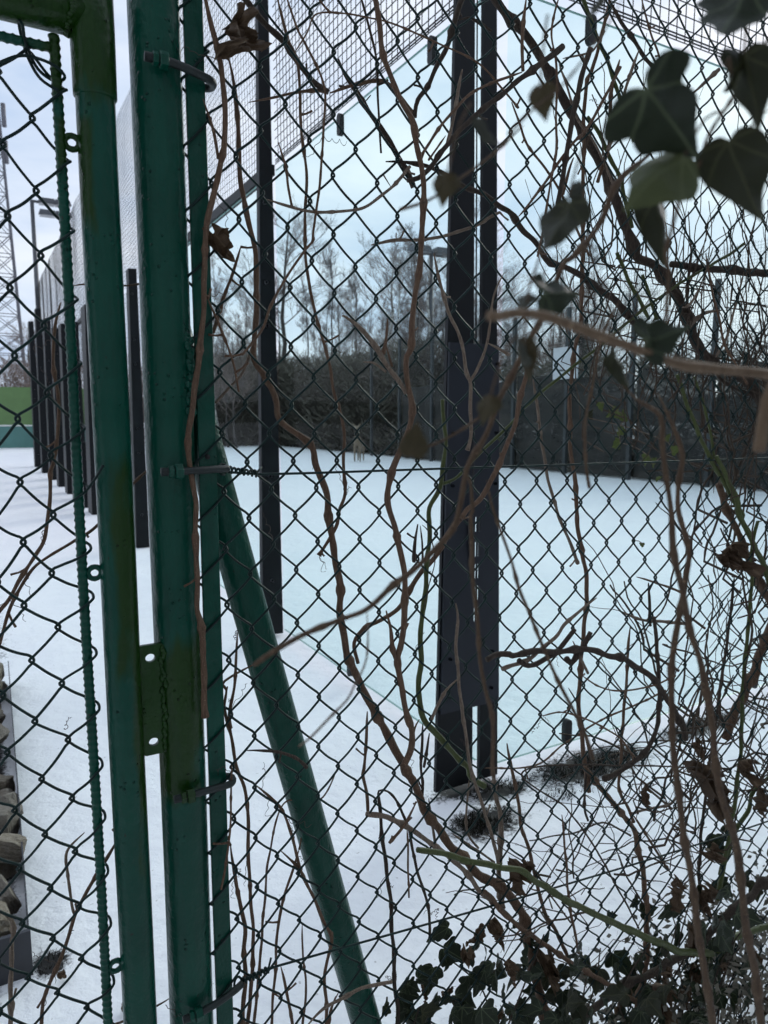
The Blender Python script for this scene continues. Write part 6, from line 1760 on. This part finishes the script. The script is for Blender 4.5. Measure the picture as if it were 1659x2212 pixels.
# ------------------------------------------------------------------ creepers, canes and twigs
def stem_mesh(mb, pts, y, rnd, knots, weave=0.003):
    n0 = len(pts)
    P3 = [(x / 1000, y / 1000, z / 1000) for x, z, r in pts]
    rad = [r / 1000 for x, z, r in pts]
    P, Rr = spline(P3, min(0.006, max(0.0022, max(rad) * 1.5)), rad)
    L = 0.0
    ph = rnd.uniform(0, 9)
    out, ro = [], []
    every = rnd.uniform(0.085, 0.12) * (1 if y > -300 else 0.35)
    nxt = rnd.uniform(0.03, 0.09)
    thorn = []
    for i, p in enumerate(P):
        if i:
            L += (p - P[i - 1]).length
        j = noise.noise((L * 22, ph, 0)), noise.noise((L * 22, ph + 5, 0)), noise.noise((L * 9, ph + 9, 0))
        q = p + Vector((j[0] * Rr[i] * 0.9, j[2] * weave + j[1] * Rr[i] * 0.3, j[1] * Rr[i] * 0.5))
        r = Rr[i] * (0.86 + 0.20 * noise.noise((L * 60, ph + 2, 0)))
        if knots == 1:
            d = abs(((L - nxt + every / 2) % every) - every / 2)
            r *= 1 + 0.55 * math.exp(-(d / (Rr[i] * 0.95 + 0.0012)) ** 2)
        out.append(q)
        ro.append(r)
        if knots == 2 and i % 7 == 3:
            thorn.append((q.copy(), r, (P[min(i + 1, len(P) - 1)] - P[i - 1]).normalized()))
    if knots == 1 and ro[0] < 0.0032:          # thin shoots run out to a point
        for i in range(min(6, len(ro))):
            ro[i] *= 0.35 + 0.65 * i / 6
    mb.tube(out, ro, 10 if max(ro) > 0.003 else 7)
    for (q, r, t) in thorn:
        if rnd.random() < 0.45:
            s = t.orthogonal().normalized()
            s.rotate(Matrix.Rotation(rnd.uniform(0, 6.28), 3, t))
            mb.tube([q + s * r * .7, q + s * (r + 0.0022), q + s * (r + 0.0042) - t * 0.0018], [0.0015, 0.0008, 0.0001], 5, False)
    return out

CAT = {'creeper_vine': 'vine', 'old_creeper': 'vine', 'creeper_branch': 'branch', 'dry_twig': 'twig', 'dry_branch': 'branch', 'rose_cane': 'cane', 'ivy_vine': 'vine', 'cut_branch': 'branch', 'tall_creeper': 'stem'}
GRP = {'vine': 'creepers growing through the fence', 'branch': 'broken branches caught in the fence', 'twig': 'dry twigs caught in the fence', 'cane': 'green thorny canes', 'stem': 'tall stems in front of the fence'}
rv = random.Random(21)
stems_by_point = []
all_points = []
for si, (name, label, mat, knots, y, pts, kids) in enumerate(STEMS):
    mb = MB()
    path = stem_mesh(mb, pts, y, rv, knots)
    base = path[-1]
    root = empty(name, base)
    tag(root, label, CAT[name], GRP[CAT[name]])
    for i, p in enumerate(mb.v):
        mb.v[i] = (p[0] - base.x, p[1] - base.y, p[2] - base.z)
    mb.build('stem', 'bark_' + mat, root)
    for (part, km, ky, kp) in kids:
        mb = MB()
        stem_mesh(mb, kp, ky, rv, knots)
        for i, p in enumerate(mb.v):
            mb.v[i] = (p[0] - base.x, p[1] - base.y, p[2] - base.z)
        mb.build(part, 'bark_' + km, root)
    # side buds and short dead side shoots
    if y > -200:
        all_points += [(p, root, base) for p in path[::3]]
        for p in path[::max(4, int(len(path) / 5))]:
            stems_by_point.append((p, root, base, y, mat))

# tendrils hang on the nearest stem
def tendril(p, rnd):
    """A wiry shoot: a drooping run with small kinks that ends in a tight corkscrew."""
    n = rnd.randint(18, 34)
    a = rnd.choice((rnd.gauss(-1.57, .5), rnd.uniform(0, 6.28)))
    d = Vector((math.cos(a), 0, math.sin(a)))
    side = Vector((-d.z, 0, d.x))
    coil = rnd.random() < 0.5
    amp = rnd.uniform(.0008, .0022)
    f = rnd.uniform(.7, 1.3)
    ln = rnd.uniform(.012, .045)
    out = []
    for k in range(n * 2):
        t = k / (n * 2)
        g = 1.0 if not coil else min(1, max(0.15, (t - .4) * 3))
        ph = k * f * (0.55 if coil and t > .5 else 0.4)
        bend = noise.noise((t * 3, a * 7, 1)) * .012
        out.append(p + d * (ln * t + amp * g * .8 * math.cos(ph)) + side * (amp * g * math.sin(ph) + bend * t) + Vector((0, amp * math.cos(ph) * .6, 0)))
    return out
for ti, (x, z) in enumerate(TENDRILS):
    p = Vector((x / 1000, -0.005, z / 1000))
    best = min(all_points, key=lambda s: (s[0] - p).length)
    if (best[0] - p).length < 0.07:
        p = best[0]
    for rep in range(1 if ti % 3 else 2):
        mb = MB()
        path = tendril(p + Vector((rv.gauss(0, .001), rv.gauss(0, .001), rv.gauss(0, .003))), rv)
        mb.tube([q - best[2] for q in path], [0.00048 * (1 - 0.4 * k / len(path)) for k in range(len(path))], 4, False)
        mb.build('tendril', 'tendril', best[1])
for (p, root, base, y, mat) in stems_by_point[::2]:
    if rv.random() < 0.55:
        a = rv.uniform(0, 6.28)
        ln = rv.uniform(0.006, 0.022)
        d = Vector((math.cos(a), rv.uniform(-.3, .3), math.sin(a)))
        mb = MB()
        mb.tube([p - base, p + d * ln * .5 - base, p + d * ln + Vector((0, 0, .002)) - base], [0.0017, 0.0012, 0.0015], 6)
        mb.build('side_shoot', 'bark_' + mat, root)

# tangle of fine bramble shoots at the right: nobody could count it
mb = MB()
rb = random.Random(31)
def wander(p, d, ln, r, y, sag):
    k = int(ln / 0.02)
    pts = [p.copy()]
    for j in range(k):
        d = (d + Vector((rb.gauss(0, .10), rb.gauss(0, .05), rb.gauss(0, .10) - sag))).normalized()
        p = p + d * 0.02
        p.y = y + 0.012 * noise.noise((p.x * 20, p.z * 20, y * 50))
        pts.append(p.copy())
    mb.tube(pts, [r * (1 - .5 * j / len(pts)) for j in range(len(pts))], 5, False)
    return pts
for k in range(190):
    x = 1.02 + 0.62 * rb.random() ** 0.7
    zz = rb.uniform(0.55, 1.32) if x > 1.12 else rb.uniform(0.5, 0.95)
    a = rb.choice((rb.gauss(1.45, .35), rb.gauss(1.45, .35), rb.uniform(-.6, 3.6)))
    pts = wander(Vector((x, 0, zz)), Vector((math.cos(a), 0, math.sin(a))), rb.uniform(0.12, 0.42), rb.uniform(.0009, .0030), rb.uniform(-.05, .09), 0.008)
    if rb.random() < .7:
        b_ = pts[len(pts) // 2]
        wander(b_.copy(), Vector((rb.gauss(0, 1), 0, rb.gauss(.2, .7))).normalized(), rb.uniform(.06, .16), .0009, b_.y, 0.02)
for k in range(90):
    x = rb.uniform(0.78, 1.62)
    zz = rb.uniform(0.36, 0.60 + 0.22 * min(1, max(0, (x - .8) / .4)))
    a = rb.uniform(-.7, 3.8)
    wander(Vector((x, 0, zz)), Vector((math.cos(a), 0, math.sin(a))), rb.uniform(0.08, 0.3), rb.uniform(.0007, .002), rb.uniform(-.05, .08), 0.02)
for k in range(150):
    x = rb.uniform(0.84, 1.6)
    a = rb.gauss(1.5, .4)
    wander(Vector((x, 0, rb.uniform(1.25, 1.6))), Vector((math.cos(a), 0, math.sin(a))), rb.uniform(0.15, 0.4), rb.uniform(.0008, .0018), rb.uniform(-.02, .08), 0.0)
tag(mb.build('bramble_tangle', 'bark_tangle'), 'tangle of fine dark bramble shoots along the right of the fence', None, kind='stuff')

# ------------------------------------------------------------------ leaves
LOBES = [(0.50, 0.12), (0.58, 0.04), (0.72, 0.03), (0.88, 0.11), (0.985, 0.27), (0.93, 0.36), (0.82, 0.42), (0.845, 0.53), (0.83, 0.62), (0.72, 0.69), (0.63, 0.80), (0.56, 0.92), (0.50, 1.0)]
OVATE = [(0.50, 0.12), (0.58, 0.05), (0.70, 0.06), (0.83, 0.16), (0.89, 0.30), (0.86, 0.44), (0.77, 0.58), (0.66, 0.73), (0.57, 0.88), (0.50, 1.0)]
def rim(half):
    """Smooth half outline, mirrored to the full leaf edge."""
    P, _r = spline([(x, y, 0) for x, y in half], 0.035)
    h = [(p.x, p.y) for p in P]
    return h + [(1 - x, y) for x, y in reversed(h[1:-1])]
RIMS = {'lobed': rim(LOBES), 'ovate': rim(OVATE)}
def leaf_mesh(name, mat, curl, fold, seed, cw=1.0, crumple=0.0, shape='lobed'):
    """Five-lobed ivy leaf, base at the origin, tip along +Y, about one unit long."""
    ol = RIMS[shape]
    rl = random.Random(seed)
    rings = 9 if crumple else 4
    bm = bmesh.new()
    uvl = bm.loops.layers.uv.new('UVMap')
    c2 = Vector((0.5, 0.40))
    vs_, uvs = [], []
    def put(u, v):
        x, y = (u - .5) * cw, v - .1
        z = -fold * abs(x) * 0.9 + curl * (y * y * .6 + x * x * .9) + (0.13 if not crumple else 0.05) * noise.noise((u * 2.6 + seed, v * 2.6, seed))
        if crumple:
            w_ = Vector((u * 4.2 + seed * 3, v * 4.2, seed))
            x += crumple * .22 * noise.noise(w_)
            y += crumple * .22 * noise.noise(w_ + Vector((9, 3, 1)))
            z += crumple * (.34 * noise.noise(w_ * .6 + Vector((2, 7, 4))) + .20 * noise.noise(w_ * 1.9) + .07 * noise.noise(w_ * 4.5))
            x *= 1 - .35 * crumple
            a = x * 2.4 * crumple
            x, z = math.sin(a) * .38, z + (1 - math.cos(a)) * .4
        return bm.verts.new((x, y, z)), (u, v)
    cen = put(c2.x, c2.y)
    ringsv = []
    for k in range(1, rings + 1):
        t = k / rings
        ringsv.append([put(c2.x + (x - c2.x) * t + rl.uniform(-.004, .004), c2.y + (y - c2.y) * t) for x, y in ol])
    n = len(ol)
    def face(vl):
        f = bm.faces.new([q[0] for q in vl])
        f.smooth = True
        for lp, q in zip(f.loops, vl):
            lp[uvl].uv = q[1]
    for i in range(n):
        face([cen, ringsv[0][i], ringsv[0][(i + 1) % n]])
        for k in range(rings - 1):
            face([ringsv[k][i], ringsv[k + 1][i], ringsv[k + 1][(i + 1) % n], ringsv[k][(i + 1) % n]])
    me = bpy.data.meshes.new(name)
    bm.to_mesh(me)
    bm.free()
    me.materials.append(M['leaf_' + mat])
    return me
def petiole(a, b_, r=0.0009):
    mb = MB()
    mid = a.lerp(b_, .5) + Vector((0, 0, .004))
    P, _r = spline([a, mid, b_], .004)
    mb.tube(P, r, 6)
    return mb

front = empty('ivy_plant', (0.2, -0.68, 1.5))
tag(front, 'blurred ivy with large dark leaves hanging in front at upper right', 'ivy')
FB = Vector(front.location)
lmesh = {}
for k, (x, y, z, dx, dz, ln, kind, tilt, wf) in enumerate(FRONT_LEAVES):
    key = (kind, k % 3)
    if key not in lmesh:
        lmesh[key] = leaf_mesh('leaf', kind, 0.7 - .45 * (k % 3), 0.35 + .2 * (k % 2), 40 + k, shape='lobed' if kind in ('ivy', 'pale_leaf') else 'ovate')
    t = Vector((dx, 0, dz)).normalized()
    # leaf blade roughly faces the camera, tilted about its own length
    to_cam = (Vector((0, CAM_Y, CAM_Z)) - Vector((x, y, z)) / 1000).normalized()
    nrm = (to_cam - t * to_cam.dot(t)).normalized()
    sd = t.cross(nrm).normalized()
    ang = tilt * (1 if k % 2 else -1)
    q1 = sd * math.cos(ang) + nrm * math.sin(ang)
    q2 = q1.cross(t)
    s = ln / 1000
    mt = Matrix(((q1.x * s * wf, t.x * s, q2.x * s, x / 1000 - FB.x), (q1.y * s * wf, t.y * s, q2.y * s, y / 1000 - FB.y), (q1.z * s * wf, t.z * s, q2.z * s, z / 1000 - FB.z), (0, 0, 0, 1)))
    lf = link('leaf', lmesh[key], front, mt)
    base_p = Vector((x, y, z)) / 1000 - FB
    if k % 2 == 0:
        pm = petiole(base_p, base_p - t * 0.012 + Vector((0.004, -0.002, 0.008)), 0.0004)
        pm.build('petiole', 'bark_brownred', front)

# small fresh leaves behind the mesh
sprig = empty('leafy_sprig', (1.03, 0.03, 1.28))
tag(sprig, 'sprig of small pale green leaves hanging behind the mesh at right', 'plant')
SB = Vector(sprig.location)
smesh = [leaf_mesh('leaf', 'lime', .3, .3, 71), leaf_mesh('leaf', 'olive', .3, .3, 72)]
rl_ = random.Random(12)
prev = None
for (x, z, ln, kind) in SMALL_LEAVES:
    p = Vector((x / 1000, 0.03, z / 1000)) - SB
    mt = Matrix.Translation(p) @ Matrix.Rotation(rl_.uniform(0, 6.28), 4, 'Y') @ Matrix.Rotation(R(rl_.uniform(40, 110)), 4, 'X') @ Matrix.Scale(ln / 1000 * .8, 4)
    link('leaf', smesh[0 if kind == 'lime' else 1], sprig, mt)
    if prev is not None and (p - prev).length < 0.2:
        petiole(prev, p, .0007).build('stalk', 'bark_pale', sprig)
    prev = p

dead = [leaf_mesh('dead_leaf', 'dead', .5, .5, 80 + k, 1.0, 1.0 + .25 * k) for k in range(5)]
for k, (x, y, z, ln, label) in enumerate(DEAD_LEAVES):
    o = link('dead_leaf', dead[k % 5])
    s = ln / 1000 * (1.3 if k < 4 else 0.95)
    o.matrix_basis = Matrix.Translation((x / 1000, y / 1000, z / 1000)) @ Matrix.Rotation(rl_.uniform(-.5, .5), 4, 'Z') @ Matrix.Rotation(rl_.uniform(2.2, 4.0), 4, 'Y') @ Matrix.Rotation(R(rl_.uniform(70, 110)), 4, 'X') @ Matrix.Diagonal((s, s, s, 1)) @ Matrix.Translation((0, -.4, 0))
    tag(o, label, 'leaf', 'dead leaves caught on the fence')

# ivy on the bank at the bottom
imesh = [leaf_mesh('leaf', 'ivy', c, f, 90 + i) for i, (c, f) in enumerate(((.3, .3), (-.2, .45), (.6, .1), (.1, .6)))]
omesh = [leaf_mesh('leaf', 'olive', .4, .3, 97), leaf_mesh('leaf', 'dead', .5, .4, 98, 1.0, .9)]
ri = random.Random(77)
for (label, boxes, size) in IVY:
    x0 = sum((b[0] + b[1]) / 2 for b in boxes) / len(boxes) / 1000
    root = empty('ivy_plant', (x0, 0.02, 0))
    tag(root, label, 'ivy', 'ivy at the foot of the fence')
    RB = Vector(root.location)
    for (xa, xb, za, zb, n) in boxes:
        for k in range(int(n * 0.95)):
            u, v = ri.random(), ri.random() ** 1.15
            x, z = (xa + (xb - xa) * u) / 1000, (za + (zb - za) * v) / 1000
            if noise.noise((x * 14, z * 14, 2.5)) < -0.30:
                continue
            y = ri.uniform(-0.075, 0.06)
            pick = ri.random()
            me = imesh[ri.randrange(4)] if pick < .74 else (omesh[0] if pick < .87 else omesh[1])
            s = size * ri.uniform(.8, 1.75)
            mt = Matrix.Translation(Vector((x, y, z)) - RB) @ Matrix.Rotation(ri.uniform(-.9, .9), 4, 'Z') @ Matrix.Rotation(R(180) + ri.gauss(0, .9), 4, 'Y') @ Matrix.Rotation(R(ri.uniform(55, 120)), 4, 'X') @ Matrix.Scale(s, 4)
            link('leaf', me, root, mt)
        for k in range(max(3, n // 9)):
            x = (xa + (xb - xa) * ri.random()) / 1000
            zt = (za + (zb - za) * ri.random()) / 1000
            p = Vector((x, ri.uniform(-.04, .05), max(0.02, za / 1000 - .25)))
            q = Vector((x + ri.gauss(0, .06), ri.uniform(-.05, .05), zt))
            P, _r = spline([p, p.lerp(q, .4) + Vector((ri.gauss(0, .03), 0, 0)), p.lerp(q, .75) + Vector((ri.gauss(0, .03), 0, 0)), q], .012)
            mb = MB(); mb.tube([w_ - RB for w_ in P], [0.0022 * (1 - .5 * i / len(P)) for i in range(len(P))], 6)
            mb.build('stem', 'bark_dark', root)
# dark leaf litter and low growth on the bank below the ivy
mb = MB()
for k in range(5200):
    x = ri.uniform(0.62, 2.0)
    top = 0.20 + 0.10 * min(1, max(0, (x - .75) / .5))
    z = top * ri.random()
    p = Vector((x, ri.uniform(-.12, .14), z))
    d = Vector((ri.gauss(0, 1), ri.gauss(0, 1), ri.gauss(0, 1))).normalized() * ri.uniform(.005, .014)
    w_ = d.orthogonal().normalized() * ri.uniform(.002, .006)
    o = len(mb.v)
    mb.v += [tuple(p - d), tuple(p + w_), tuple(p + d), tuple(p - w_)]
    mb.f.append((o, o + 1, o + 2, o + 3))
tag(mb.build('ground_cover', 'undergrowth', None, False), 'dark low growth under the ivy at the foot of the fence', None, kind='stuff')

# fallen leaves and bits on the snow by the gate
for k, (x, y, s, lab) in enumerate(((0.215, 0.42, .05, 'small dry leaf standing up on the snow behind the gate'), (0.155, 0.26, .05, 'flat dry leaf lying on the snow behind the gate'), (0.09, 0.62, .035, 'tiny reddish leaf on the snow beside the stone bed'))):
    o = link('fallen_leaf', dead[(k + 1) % 5])
    o.matrix_basis = Matrix.Translation((x, y + 0.3, 0.012)) @ Matrix.Rotation(k * 1.7, 4, 'Z') @ Matrix.Diagonal((s, s, s * .6, 1))
    tag(o, lab, 'leaf', 'dry leaves on the snow')
